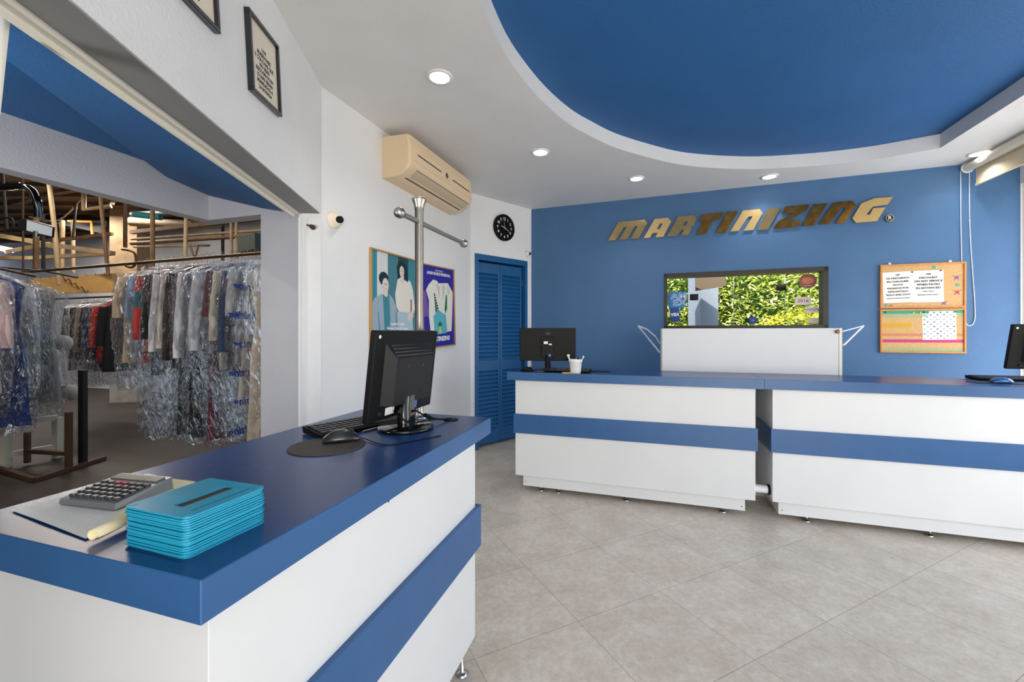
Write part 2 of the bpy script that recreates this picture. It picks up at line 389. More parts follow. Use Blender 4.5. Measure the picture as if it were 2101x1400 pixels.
# ------------------------------------------------------------------ service counters
def counter(M, L, dep, zt, th, bi0, bi1, band, zb, toe, feet, label, back_inset=.02, side_foot=None, bandside=.012):
    t = thing('service_counter', label, 'counter', M=M)
    b = MB(); b.rbox((0, 0, zt-th), (L, dep, zt), .0015); b.build('countertop', [M_lamb, M_top], t)
    o = kids(t)[0]
    for p in o.data.polygons:
        if p.normal.z > .9: p.material_index = 1
    b = MB(); y0 = .03; b.rbox((bi0, y0, zb), (L-bi1, dep-back_inset, zt-th), .001); b.build('body', M_lamw, t)
    b = MB(); x0, x1 = bi0-bandside, L-bi1+bandside
    b.rbox((x0, y0-.016, band[0]), (x1, y0, band[1]), .0008)
    b.box((x0, y0-.002, band[0]), (bi0, dep-.05, band[1])); b.box((L-bi1, y0-.002, band[0]), (x1, dep-.05, band[1]))
    b.build('band', M_lamb, t, 'blue laminate band')
    if toe:
        b = MB(); b.box((bi0+toe[0], .055, toe[2]), (L-bi1-toe[1], dep-.06, zb))
        for xx in (bi0+toe[0]+.02, L-bi1-toe[1]-.02): b.cyl((xx, .0555, (toe[2]+zb)/2-.015), (xx, .054, (toe[2]+zb)/2-.015), .004, n=8, mi=1)
        b.build('plinth', [M_lamw, M_ink], t)
    for fx, fy in feet:
        b = MB(); b.lathe([(.022, 0), (.024, .004), (.012, .009), (.006, .012), (.006, zb if not toe else toe[2]+.004)], 12, M=Matrix.Translation((fx, fy, 0)))
        b.cbox((fx, fy, (zb if not toe else toe[2])+.002), (.09, .05, .008), 1); b.build('levelling_foot', [M_chrome, M_ink], t)
    return t
c1o = Vector((-.042, 3.478, 0)); MC1 = frm(c1o, U); L1 = 1.861
def loc(M, p): return M.inverted() @ p
f1 = [loc(MC1, at_z(x, y, 0)) for x, y in ((1110, 1007), (1146, 1010), (1285, 1027), (1483, 1050))]
counter(MC1, L1, .50, .976, .068, .064, .048, (.476, .632), .128, (.06, .06, .040), [(p.x, .095) for p in f1],
        'white service counter with blue top and band, under the brass lettering on the left')
c2o = Vector((1.734, 2.913, 0)); MC2 = frm(c2o, (math.cos(math.radians(-18.2)), math.sin(math.radians(-18.2)))); L2 = 2.15
f2 = [loc(MC2, at_z(x, y, 0)) for x, y in ((1653, 1067), (1905, 1098))]
counter(MC2, L2, .50, .976, .068, .056, .05, (.474, .634), .130, (.042, .06, .042), [(p.x, .095) for p in f2]+[(1.9, .095)],
        'white service counter with blue top and band, on the right below the cork boards')
NC = at_z(412, 1192, .95); AF = math.radians(90-17.08)
MF = frm((NC.x, NC.y, 0), (math.cos(AF), math.sin(AF)))
ft = loc(MF, at_z(918, 1377, 0))
hb = []
for x_, y_ in ((797, 1028), (869, 1251)):
    pA = NC+Vector((-.9559, .2937, 0))*.03; pw_ = wpt(x_, y_, pA, pA+Vector((.2937, .9559, 0))); hb.append((loc(MF, pw_).x, pw_.z))
LF = 1.196
counter(MF, LF, .62, .95, .065, .034, .097, (.460, .620), .112, None, [(ft.x, .06), (.2, .09), (.6, .09), (1.02, .5), (.12, .5)],
        'white service counter with blue top nearest the viewer, holding the turquoise stack', bandside=.024)
for hx, hz in hb:
    b = MB(); b.cyl((hx, .0305, hz), (hx, .0290, hz), .004, n=10); o = b.build('screw_hole', M_ink); o.parent = COL.objects['service_counter.002']
# plumbing pipe between the two rear counters
pp = MC1 @ Vector((L1-.03, .12, 0)); py_ = at_Y(1565, 1002, pp.y).z
b = MB(); a_ = pp-U*.014; c_ = pp+U*.088
b.cyl((a_.x, a_.y, py_), (c_.x, c_.y, py_), .028); t = thing('drain_pipe', 'short white pipe joining the two rear counters near the floor', 'pipe', (a_.x, a_.y, py_))
o = b.build('pipe', M_wplast, t); o.matrix_parent_inverse = t.matrix_world.inverted() if False else Matrix.Translation((-a_.x, -a_.y, -py_))
b = MB(); b.cyl((c_.x-.012, c_.y+.004, py_), (c_.x+.012, c_.y-.004, py_), .036); o = b.build('collar', M_black, t); o.matrix_parent_inverse = Matrix.Translation((-a_.x, -a_.y, -py_))

# ------------------------------------------------------------------ door, windows
door = struct(thing('door_1', None, None, M=frm(C2, C3-C2)))
b = MB(); fw = .045
b.box((dd0-.0, -.012, 0), (dd0+fw, .10, ZD)); b.box((dd1-fw, -.012, 0), (dd1, .10, ZD)); b.box((dd0+fw, -.012, ZD-fw-.02), (dd1-fw, .10, ZD))
b.build('door_frame', M_door, door)
wleaf = (dd1-dd0-2*fw-.012)/2
for k in range(2):
    x0 = dd0+fw+.004+k*(wleaf+.004); x1 = x0+wleaf; z0, z1 = .035, ZD-fw-.035; st = .03
    b = MB(); yb0, yb1 = .035, .062
    b.rbox((x0, yb0, z0), (x0+st, yb1, z1), .003); b.rbox((x1-st, yb0, z0), (x1, yb1, z1), .003)
    for a0_, a1_ in ((z0, z0+.16), (.86, .98), (z1-.12, z1)): b.rbox((x0+st, yb0+.002, a0_), (x1-st, yb1-.002, a1_), .002)
    b.box((x0+st, yb1-.004, z0), (x1-st, yb1-.001, z1))
    for g0, g1 in ((z0+.16, .86), (.98, z1-.12)):
        n = int((g1-g0)/.045)
        for i in range(n):
            zc = g0+(i+.5)*(g1-g0)/n
            b.add([(x0+st, yb0+.003, zc-.019), (x1-st, yb0+.003, zc-.019), (x1-st, yb1-.003, zc+.019), (x0+st, yb1-.003, zc+.019),
                   (x0+st, yb0+.003, zc-.012), (x1-st, yb0+.003, zc-.012), (x1-st, yb1-.003, zc+.026), (x0+st, yb1-.003, zc+.026)],
                  [(0, 1, 2, 3), (7, 6, 5, 4), (0, 4, 5, 1), (2, 6, 7, 3), (1, 5, 6, 2), (0, 3, 7, 4)])
    b.build('louvred_leaf', M_door, door)
b = MB()
for zz in (1.9, 1.2, .4): b.cyl((dd1-fw-.003, .03, zz-.035), (dd1-fw-.003, .03, zz+.035), .006, n=8)
b.build('hinge', mat('rusty_hinge', (120, 84, 70), .5, .5), door)
b = MB(); b.box((dd0-.004, .0, 0), (dd0+.03, .05, .035)); b.build('door_foot', M_door, door)

b = MB(); b.box((dd0-.1, .60, -.02), (dd1+.1, .64, 2.6)); b.box((dd0-.1, .142, -.02), (dd0-.06, .64, 2.6)); b.box((dd1+.06, .142, -.02), (dd1+.1, .64, 2.6)); b.box((dd0-.1, .142, 2.3), (dd1+.1, .64, 2.34)); b.box((dd0-.1, .0, -.04), (dd1+.1, .64, -.001))  # unseen box added behind the door to block outside light
o = struct(b.build('door_light_block', M_ww)); o.matrix_world = frm(C2, C3-C2)
win = struct(thing('window_1', None, None, M=frm(C3, C4-C3)))
b = MB(); fw = .032
for a, c in (((wx0, WZ0), (wx1, WZ0+.03)), ((wx0, WZ1-.045), (wx1, WZ1)), ((wx0, WZ0), (wx0+fw, WZ1)), ((wx1-.045, WZ0), (wx1, WZ1))):
    b.box((a[0], -.012, a[1]), (c[0], .12, c[1]))
b.build('window_frame', mat('dark_bronze_frame', (34, 28, 20), .4), win)
b = MB(); b.box((wx0+fw, .085, WZ0+.03), (wx1-.045, .091, WZ1-.045)); b.build('pane', M_glass, win)
w2 = struct(thing('window_2', None, None, M=frm(C4, RW1-C4)))
b = MB(); M_win = mat('dark_bronze_frame', (34, 28, 20), .4)
for x0, x1, z0, z1 in ((.004, 1.9, .5, 2.60), (2.0, 4.6, .25, 2.55)):
    for a, c in (((x0, z0), (x1, z0+.05)), ((x0, z1-.05), (x1, z1)), ((x0, z0), (x0+.05, z1)), ((x1-.05, z0), (x1, z1)), (((x0+x1)/2-.02, z0), ((x0+x1)/2+.02, z1))):
        b.box((a[0], .03, a[1]), (c[0], .09, c[1]))
b.build('window_frame', M_win, w2)
w3 = struct(thing('window_3', None, None, M=frm(RW1, A0-RW1)))
b = MB(); Lw = (RW1-A0).length
for k in range(4):
    x = .35+k*(Lw-.65)/3; b.box((x-.025, .03, .05), (x+.025, .09, 2.6))
b.box((.35, .03, 2.55), (Lw-.3, .09, 2.6)); b.box((.35, .03, .05), (Lw-.3, .09, .1)); b.build('window_frame', M_win, w3)

# ------------------------------------------------------------------ ceiling lights
LN = ['nearest the opening to the workshop', 'second from the left above the clock', 'left of the brass lettering', 'above the right part of the brass lettering', 'beside the rolled blind on the right']
for (x, y), w_ in zip(((902, 157), (1109, 312), (1306, 366), (1579, 362), (2010, 314)), LN):
    p = at_z(x, y, HCEIL); t = thing('recessed_downlight', 'round white lit ceiling downlight '+w_, 'ceiling light', (p.x, p.y, HCEIL), group='recessed ceiling downlights')
    b = MB(); b.lathe([(.078, -.001), (.078, -.006), (.060, -.010), (.056, -.002)], 32); b.build('trim_ring', M_wplast, t)
    b = MB(); b.lathe([(.057, -.001), (.057, -.005), (.03, -.008), (.001, -.008)], 32); b.build('diffuser', M_lamp, t)
    d = bpy.data.lights.new('downlight', 'SPOT'); d.energy = 9; d.spot_size = 2.3; d.spot_blend = .8; d.shadow_soft_size = .06; d.color = (1, .97, .92)
    o = bpy.data.objects.new('downlight', d); COL.objects.link(o); o.parent = t; o.location = (0, 0, -.03)

# ------------------------------------------------------------------ brass lettering on the blue wall
Dd = (C4-C3).normalized(); MD = Matrix(((Dd.x, 0, Dd.y, C3.x), (Dd.y, 0, -Dd.x, C3.y), (0, 1, 0, 0), (0, 0, 0, 1)))   # x along wall, y up, z into the room
def dxy(zx, zy, ox=1200, oy=380, sc=3.09):
    w_ = wpt(ox+zx/sc, oy+zy/sc, C3, C4); return ((w_-C3).xy.length, w_.z)
LET = [
 ('M', [(148,355),(215,237),(380,222),(398,245),(342,342),(292,345),(335,262),(318,263),(268,347),(220,350),(265,268),(248,270),(197,352)], 'm', None),
 ('A', [(372,340),(443,218),(525,210),(548,232),(497,330),(447,333),(462,305),(430,307),(412,336)], 'l', [(456,282),(477,246),(494,245),(476,280)]),
 ('R', [(522,328),(590,203),(690,193),(708,213),(690,258),(668,270),(678,277),(655,318),(608,322),(628,288),(612,288),(578,325)], 'm', [(622,262),(636,234),(652,233),(640,260)]),
 ('T', [(706,316),(750,232),(722,234),(742,190),(880,175),(858,218),(812,224),(765,310)], 'd', None),
 ('I', [(828,305),(902,172),(970,168),(895,302)], 'd', None),
 ('N', [(920,297),(1000,165),(1105,155),(1125,180),(1065,288),(1005,293),(1062,200),(1035,203),(972,293)], 'l', None),
 ('I', [(1090,288),(1162,150),(1238,145),(1158,285)], 'm', None),
 ('Z', [(1188,280),(1225,230),(1325,180),(1240,185),(1270,140),(1425,125),(1400,165),(1285,228),(1370,224),(1345,268)], 'd', None),
 ('I', [(1370,263),(1450,125),(1535,118),(1448,258)], 'd', None),
 ('N', [(1480,252),(1572,115),(1690,103),(1713,130),(1640,243),(1580,247),(1652,145),(1620,147),(1545,248)], 'd', None),
 ('G', [(1690,215),(1745,120),(1830,88),(1948,78),(1912,128),(1820,140),(1778,192),(1800,190),(1822,150),(1900,145),(1845,232),(1712,243)], 'l', None)]
BR = {'l': mat('bright_reflection_brass', (205, 178, 122), .34, .85, noise_amt=.05, nscale=20), 'm': mat('satin_brass', (186, 160, 110), .22, .95, noise_amt=.12, nscale=12),
      'd': mat('dark_reflection_brass', (150, 112, 56), .2, 1.0, noise_amt=.35, nscale=22)}
POS = ['first of the word', 'second of the word', 'third of the word', 'fourth of the word, after the R', 'fifth of the word, first of its three Is', 'sixth of the word, its left N', 'seventh of the word, between N and Z', 'eighth of the word', 'ninth of the word, just right of the Z', 'tenth of the word, just before the G', 'last of the word']
M_side = mat('letter_edge', (120, 96, 60), .4, .8)
for (ch, pts, tone, hole), ps in zip(LET, POS):
    P = [dxy(*q) for q in pts]; cx = sum(p[0] for p in P)/len(P); cy = sum(p[1] for p in P)/len(P)
    b = MB(); P = [(p[0]-cx, p[1]-cy) for p in P]
    if hole:
        H = [dxy(*q) for q in hole]; H = [(p[0]-cx, p[1]-cy) for p in H]
        bm = bmesh.new(); a = [bm.verts.new((p[0], p[1], .012)) for p in P]; c = [bm.verts.new((p[0], p[1], .012)) for p in H]
        ed = [bm.edges.new((a[i], a[(i+1) % len(a)])) for i in range(len(a))]+[bm.edges.new((c[i], c[(i+1) % len(c)])) for i in range(len(c))]
        bmesh.ops.triangle_fill(bm, edges=ed, use_beauty=True); r = bmesh.ops.extrude_face_region(bm, geom=bm.faces[:])
        for v in r['geom']:
            if isinstance(v, bmesh.types.BMVert): v.co.z = .022
        bmesh.ops.recalc_face_normals(bm, faces=bm.faces[:]); b.bm(bm)
    else: b.prism(P, .012, .022, 0, side=1)
    b.cyl((P[0][0]*.3, P[0][1]*.3, 0), (P[0][0]*.3, P[0][1]*.3, .012), .005, n=6, mi=1)
    o = b.build('sign_letter', [BR[tone], M_side]); o.matrix_world = MD @ Matrix.Translation((cx, cy, 0))
    tag(o, 'brass sign letter %s, %s' % (ch, ps), 'sign letter', 'brass letters on the blue wall')
q = dxy(1927, 211)
t = thing('registered_mark', 'small round black disc with an R after the last brass letter', 'sign', M=MD @ Matrix.Translation((q[0], q[1], 0)))
b = MB(); b.lathe([(.034, 0), (.034, .016), (.028, .018)], 24); b.build('disc', M_dark, t)
b = MB(); b.tube([(.030*math.cos(i*PI/12), .030*math.sin(i*PI/12), .0185) for i in range(24)], .002, 6, closed=True); b.text('R', .045, 0, 0, .019, depth=.001, bold=.001); b.build('lettering', M_edge, t)

# ------------------------------------------------------------------ cork boards and papers
def lines(b, txts, w, h, top, step, size, mi, M=None, sx=1.3, z=.0012, align='CENTER', x=0):
    for i, tx in enumerate(txts):
        if isinstance(tx, tuple): tx, k = tx
        else: k = 1
        b.text(tx, size*k, x, top-i*step, z, mi, M, sx=sx, align=align, bold=size*k*.035)
def board(tl, tr, br, bl, label, upper):
    M, w, h = frame_px(tl, tr, br, bl, C3, C4)
    t = thing('cork_board', label, 'cork board', M=M, group='cork boards on the blue wall')
    f = .016; b = MB(); d = .022
    for a, c in (((-w/2, -h/2), (w/2, -h/2+f)), ((-w/2, h/2-f), (w/2, h/2)), ((-w/2, -h/2+f), (-w/2+f, h/2-f)), ((w/2-f, -h/2+f), (w/2, h/2-f))):
        b.rbox((a[0], a[1], .001), (c[0], c[1], d), .002)
    b.build('frame', M_oak, t)
    b = MB(); b.box((-w/2+f, -h/2+f, .001), (w/2-f, h/2-f, .012))
    X0, X1 = -w/2+f, w/2-f; Y1 = h/2-f; Hh = h-2*f
    if not upper:
        def st(y0, y1, mi, x1=X1): b.box((X0, Y1-y1*Hh, .012), (x1, Y1-y0*Hh, .0124), mi)
        st(.0, .075, 1); st(.1, .125, 2); st(.145, .165, 2); st(.30, .42, 3, X0+(X1-X0)*.37); st(.54, .56, 3, X0+(X1-X0)*.4); st(.575, .59, 4); st(.605, .62, 4)
        st(.71, .785, 5); st(.92, .94, 2); st(.955, .985, 2)
    b.build('cork_panel', [M_cork, mat('print_green', (60, 158, 130), .8), mat('print_pale_green', (130, 178, 138), .8), mat('print_mustard', (206, 158, 52), .8), mat('print_rose', (200, 92, 96), .8), mat('print_magenta', (196, 62, 118), .8)], t)
    if upper:
        for sx_ in (-w/2+.075, w/2-.11):
            b = MB(); b.lathe([(.012, .0), (.013, .004), (.005, .007)], 12, M=Matrix.Translation((sx_, h/2+.008, .004))); b.cbox((sx_, h/2, .003), (.012, .02, .003)); b.build('hanging_hook', M_wplast, t)
    return t, M, w, h
B1 = board((1804,545),(1980,537),(1980,632),(1804,633), 'upper cork board in a honey wood frame with two typed notices pinned on', True)
B2 = board((1804,635),(1980,633),(1980,725),(1804,724), 'lower cork board with printed colour stripes and one pinned patterned sheet', False)
def on_board(tl, tr, br, bl, off=.0128):
    return frame_px(tl, tr, br, bl, C3+Vector((Dd.y, -Dd.x, 0))*0, C4, off)
def sheet(name, corners, label, cat, fn, off=.0130, group=None, m0=M_paper):
    M, w, h = on_board(*corners, off=off); b = MB()
    n = 6; vs = []; fs = []
    for j in range(n+1):
        for i in range(n+1):
            x = -w/2+w*i/n; y = -h/2+h*j/n; vs.append((x, y, .0008*math.sin(3*x/w)+.0015*(1-j/n)**2))
    for j in range(n):
        for i in range(n): k = j*(n+1)+i; fs.append((k, k+1, k+n+2, k+n+1))
    t = thing(name, label, cat, M=M, group=group)
    b.add(vs, fs, 0, True); b.add([(v[0], v[1], v[2]-.0004) for v in vs], [f[::-1] for f in fs], 0, True)
    b.build('page', m0, t); b = MB(); fn(b, w, h); b.build('print', M_ink, t); return t
def n1(b, w, h): lines(b, [('10%', .9), 'DE DESCUENTO', 'EN CUALQUIER', ('SERVICIO', .8), 'PAGADOS POR', 'ADELANTADO', '"SOLO EFECTIVO"', ('*APLICAN RESTRICCIONES*', .62)], w, h, h*.40, h*.108, .0205, 0, z=.0028, sx=1.15)
def n2(b, w, h): lines(b, [('10%', .9), 'DISCOUNT', 'ON ANY SERVICE', 'WHEN PAYED', 'IN ADVANCED', ('*CASH ONLY*', .6), ('*RESTRICTIONS APPLY*', .6)], w, h, h*.38, h*.108, .023, 0, z=.0028, sx=1.15)
def n3(b, w, h):
    r = random.Random(3)
    for j in range(12):
        for i in range(10):
            if (i+j) % 2: continue
            x = -w*.44+w*.88*i/9; y = -h*.45+h*.9*j/11
            b.tube([(x+.007*math.cos(a*PI/3), y+.005*math.sin(a*PI/3), .0026) for a in range(6)], .0007, 4, closed=True)
            b.cbox((x, y, .0026), (.007, .001 if r.random() < .7 else .006, .0004))
sheet('notice', ((1811,560),(1871,557),(1872,620),(1810,623)), 'white typed notice in Spanish pinned on the left of the upper cork board', 'notice', n1, group='typed notices on the upper cork board')
sheet('notice', ((1871,557),(1933,554),(1935,620),(1872,621)), 'white typed notice DISCOUNT ON ANY SERVICE on the right of the upper cork board', 'notice', n2, off=.0145, group='typed notices on the upper cork board')
sheet('printed_sheet', ((1891,640),(1960,637),(1960,698),(1891,697)), 'white sheet patterned with small grey drawings on the lower cork board', 'paper', n3, m0=mat('cool_paper', (226, 226, 230), .7))
def pin(x, y, col, label, off=.0126, cat='push pin'):
    p = wpt(x, y, C3, C4); nrm = Vector((Dd.y, -Dd.x, 0)); c = p+nrm*off
    b = MB(); b.lathe([(.006, 0), (.004, .004), (.0035, .009), (.006, .012)], 10)
    M = MD.to_3x3().to_4x4(); M.translation = c
    o = b.build('push_pin', mat('pin_'+col, dict(black=(30, 30, 30), white=(235, 235, 235), yellow=(220, 200, 60), red=(190, 60, 50))[col], .3)); o.matrix_world = M
    tag(o, label, cat, 'push pins on the cork boards')
pin(1869, 559, 'black', 'tiny black push pin between the two typed notices', .018)
pin(1927, 556, 'black', 'tiny black push pin at the top right corner of the English notice', .018)
pin(1894, 641, 'black', 'tiny black push pin at the top left corner of the patterned sheet', .016)
pin(1957, 640, 'black', 'tiny black push pin at the top right corner of the patterned sheet', .016)
pin(1815, 641, 'black', 'tiny black push pin in the left end of the green stripe')
pin(1872, 642, 'yellow', 'tiny yellow push pin in the green stripe, the left one of two')
pin(1886, 642, 'yellow', 'tiny yellow push pin in the green stripe, the right one of two')
pin(1827, 627, 'red', 'tiny red push pin at the bottom left of the upper cork board')
def blob(x, y, rgb, label, arms=True, s=1.0):
    p = wpt(x, y, C3, C4); nrm = Vector((Dd.y, -Dd.x, 0)); M = MD.to_3x3().to_4x4(); M.translation = p+nrm*.0125
    b = MB(); b.prism([(-.012*s, -.012*s), (.010*s, -.014*s), (.014*s, .010*s), (.004*s, .015*s), (-.011*s, .011*s)], 0, .002)
    if arms:
        for a in ((-.026, .020), (.026, .022), (-.018, -.024), (.016, -.024)):
            b.tube([(a[0]*.3*s, a[1]*.3*s, .001), (a[0]*.8*s, a[1]*.6*s, .001), (a[0]*s, a[1]*s, .001)], .0016, 5)
    o = b.build('paper_cutout', mat('cutout_%d_%d_%d' % rgb, rgb, .7)); o.matrix_world = M
    tag(o, label, 'paper cutout', 'coloured cutouts on the upper cork board')
blob(1961, 570, (132, 84, 150), 'small purple cutout with raised arms, highest on the right of the upper cork board')
blob(1963, 585, (66, 170, 148), 'small plain green cutout between the purple and the pink cutouts', False)
blob(1962, 600, (206, 60, 106), 'small pink cutout with arms and legs on the right of the upper cork board')
blob(1935, 622, (138, 88, 156), 'small purple cutout at the bottom corner of the English notice', s=.8)
blob(1915, 549, (66, 170, 148), 'small plain green cutout above the English notice', False)
blob(1816, 626, (78, 160, 160), 'small teal cutout under the Spanish notice', False, .8)

# ------------------------------------------------------------------ roller blind and cord
p0 = at_z(1984, 346, HCEIL-.05)
rr = .042; bl0 = Vector((p0.x, p0.y, HCEIL-rr-.004)); Lb = 2.6
t = thing('roller_blind', 'beige roller blind rolled up under the ceiling at the right edge', 'blind', M=frm(bl0, -V))
b = MB(); b.cyl((.01, 0, 0), (Lb, 0, 0), rr-.004, n=24); b.cyl((.0, 0, 0), (.012, 0, 0), rr+.004, n=24, mi=1); b.build('roller', [mat('cream_roller', (226, 218, 200), .5), M_wplast], t)
b = MB(); yb = .034; b.box((.05, yb, -.165), (Lb-.03, yb+.0015, 0)); b.build('fabric', M_blind, t)
b = MB(); b.rbox((.045, yb-.006, -.178), (Lb-.025, yb+.008, -.160), .003); b.build('bottom_bar', M_blind, t)
b = MB(); pts = [(.004, -.03, -.02), (.004, -.031, -.5), (.004, -.03, -1.0)]
z_lo = z_at(668, p0.y); dz = z_lo-bl0.z
pts = [(.006, .032, -.01), (.006, .030, dz*.4), (.006, .014, dz*.85), (.008, -.006, dz*.985), (.010, -.034, dz), (.012, -.060, dz*.975), (.010, -.066, dz*.88), (.006, -.034, dz*.4), (.006, -.030, -.01)]
pts = [tuple(v) for v in smooth_pts([Vector((p[0]-.03, -p[1], p[2])) for p in pts], 4)]
b.tube(pts, .0035, 6); b.lathe([(.001, -.008), (.006, 0), (.001, .008)], 8, M=Matrix.Translation((-.024, .030, dz*.33)))
b.build('pull_cord', M_wplast, t, 'white looped pull cord')

# ------------------------------------------------------------------ white cabinet with brackets in front of the window
za = z_at(675, 3.35)
pa = at_Y(1357, 760, 3.60); pb = at_Y(1728, 760, 3.20)
pa.z = pb.z = 0; dcab = (pb-pa); Lc = dcab.length; MCb = frm(pa, dcab)
t = thing('white_cabinet', 'white panelled cabinet rising behind the rear counters under the window', 'cabinet', M=MCb)
b = MB(); b.rbox((.006, 0, .0), (Lc-.022, .018, 1.331), .001); b.build('front_panel', M_lamw, t)
b = MB(); b.rbox((0, .018, 0), (.02, .35, 1.331), .001); b.build('side_panel', M_edge, t)
b = MB(); b.rbox((Lc-.02, -.001, 0), (Lc, .35, 1.331), .001); b.build('side_panel', M_edge, t)
b = MB(); b.box((.02, .3, 0), (Lc-.02, .318, 1.1)); b.box((.02, .02, .9), (Lc-.02, .3, .918)); b.build('shelf', M_lamw, t)
b = MB(); b.lathe([(.014, 0), (.016, .008), (.010, .016)], 14, M=Matrix.Translation((Lc-.032, -.002, 1.305)) @ Matrix.Rotation(PI/2, 4, 'X')); b.build('knob', mat('brown_knob', (150, 98, 50), .4), t)
def brkt(pts_px, ydep, label, r=.008):
    P = [at_Y(x, y, ydep+dy) for x, y, dy in pts_px]
    o0 = P[0].copy(); b = MB()
    for i in range(len(P)-1): b.tube([P[i]-o0, P[i+1]-o0], r if i < len(P)-2 else r*.7, 8)
    o = b.build('folding_bracket', mat('pale_steel_tube', (205, 212, 222), .3, .6)); o.location = o0
    tag(o, label, 'bracket', 'folding brackets beside the white cabinet')
brkt([(1354,724,.12),(1309,669,.25),(1327,676,.22),(1344,690,.16),(1355,706,.12)], 3.56, 'pale folding metal bracket on the left side of the white cabinet')
brkt([(1731,708,.1),(1771,669,.25),(1729,680,.1)], 3.115, 'pale folding metal bracket on the right side of the white cabinet')

# ------------------------------------------------------------------ stickers on the window glass
def sticker(corners, label, fn, mats, off=-.082, shape=None):
    M, w, h = frame_px(*corners, C3+Vector((-Dd.y, Dd.x, 0))*.082, C4+Vector((-Dd.y, Dd.x, 0))*.082, .0005)
    b = MB(); fn(b, w, h); o = b.build('sticker', mats); o.matrix_world = M; tag(o, label, 'sticker', 'stickers on the window pane')
SB = mat('sticker_blue', (44, 120, 184), .5); SN = mat('sticker_navy', (20, 62, 140), .5); SW = mat('sticker_white', (240, 240, 240), .5)
SP = mat('sticker_pale', (222, 204, 198), .5); SR = mat('sticker_maroon', (140, 78, 74), .5); SO = mat('sticker_orange', (206, 120, 70), .5)
def s1(b, w, h):
    b.box((-w/2, -h/2, 0), (w/2, h/2, .0006)); b.text('AM', .088, .020, .036, .0008, 1, sx=1.35, bold=.0022); b.text('EX', .088, .024, -.036, .0008, 1, sx=1.35, bold=.0022)
    b.text('AM', .088, .020, .036, .0012, 0, sx=1.35, bold=-.0005); b.text('EX', .088, .024, -.036, .0012, 0, sx=1.35, bold=-.0005)
def s2(b, w, h): b.box((-w/2, -h/2, 0), (w/2, h/2, .0006)); b.text('VISA', .048, 0, 0, .001, 1, sx=.9, bold=.002, shear=.2)
sticker(((1371,600),(1408,598),(1408,631),(1371,632)), 'blue AM EX sticker at the left end of the window pane', s1, [SB, SW])
sticker(((1375,632),(1394,631),(1394,660),(1375,661)), 'navy VISA sticker below the blue sticker on the window pane', s2, [SN, SW])
def s3(b, w, h):
    b.prism([(w/2*math.cos(i*PI/16), h/2*math.sin(i*PI/16)) for i in range(32)], 0, .0006); b.prism([(w*.34*math.cos(i*PI/12), h*.02+h*.22*math.sin(i*PI/12)) for i in range(24)], .0006, .001, 1); b.text('ACCESO', .018, 0, -h*.32, .001, 2)
sticker(((1639,562),(1676,561),(1676,591),(1639,592)), 'round maroon sticker at the top right of the window pane', s3, [SR, SO, SP])
def s4(t_, k): 
    def f(b, w, h): b.box((-w/2, -h/2, 0), (w/2, h/2, .0006)); b.text(t_, k, 0, 0, .001, 1)
    return f
sticker(((1632,610),(1664,610),(1664,625),(1631,626)), 'pale paper label 2016 on the right of the window pane', s4('2016', .05), [SP, M_ink])
sticker(((1651,630),(1679,629),(1679,641),(1651,642)), 'pale paper label with a name under the 2016 label', s4('DIRANZAI', .026), [SP, M_ink])
sticker(((1657,653),(1680,652),(1680,663),(1657,663)), 'pale label lowest at the right end of the window pane', s4('-----', .016), [SP, M_ink])
sticker(((1537,651),(1553,650),(1553,664),(1537,665)), 'small blue card sticker low in the middle of the window pane', s4('VISA', .014), [SN, SW])

# ------------------------------------------------------------------ air conditioner
def plate(b, outer, holes, z0, z1, mi=0, M=None):
    bm = bmesh.new(); ed = []
    for lp in [outer]+holes:
        a = [bm.verts.new((p[0], p[1], z0)) for p in lp]; ed += [bm.edges.new((a[i], a[(i+1) % len(a)])) for i in range(len(a))]
    bmesh.ops.triangle_fill(bm, edges=ed, use_beauty=True); r = bmesh.ops.extrude_face_region(bm, geom=bm.faces[:])
    for v in r['geom']:
        if isinstance(v, bmesh.types.BMVert): v.co.z = z1
    bmesh.ops.recalc_face_normals(bm, faces=bm.faces[:]); b.bm(bm, mi, M)
q0 = wpt(784, 281, C1, C2); q1 = wpt(785.5, 367, C1, C2); q2 = wpt(922, 439, C1, C2); dB = (C2-C1).normalized(); nB = Vector((dB.y, -dB.x, 0))
r_ = (842-CX)/F; dep = (r_*q0.y-q0.x)/(nB.x-r_*nB.y); LAC = (q2-q0).xy.length; HA = q0.z-q1.z
t = thing('air_conditioner', 'aged beige split air conditioner high on the left white wall', 'air conditioner', M=Matrix(((dB.x, nB.x, 0, q0.x), (dB.y, nB.y, 0, q0.y), (0, 0, 1, q1.z), (0, 0, 0, 1))))
prof = [(0, .0), (.10*dep, .0)]+[(dep*(.25+.75*math.sin(a)), HA*(.34-.34*math.cos(a)))for a in [PI/2*i/8 for i in range(1, 9)]]+[(dep*.995, HA*.7), (dep*.93, HA*.97), (dep*.85, HA*1.0), (.0, HA)]
def ring(x, k=1.0): return [Vector((x, p[0]*k if p[0] > dep*.5 else p[0], HA*.5+(p[1]-HA*.5)*(1 if p[0] < dep*.5 else k))) for p in prof]
b = MB(); b.loft([ring(0, .93), ring(.012, .99), ring(.03, 1.0), ring(LAC-.03, 1.0), ring(LAC-.012, .99), ring(LAC, .93)])
for i in range(len(b.s)): b.s[i] = False
ob = b.build('body', M_ac, t); 
def face_strip(x0, x1, y0, z0, y1, z1, d): return None
def on_prof(u):    # u along profile param 0..1 of the curved part -> point
    a = PI/2*u; return (dep*(.25+.75*math.sin(a)), HA*(.34-.34*math.cos(a)))
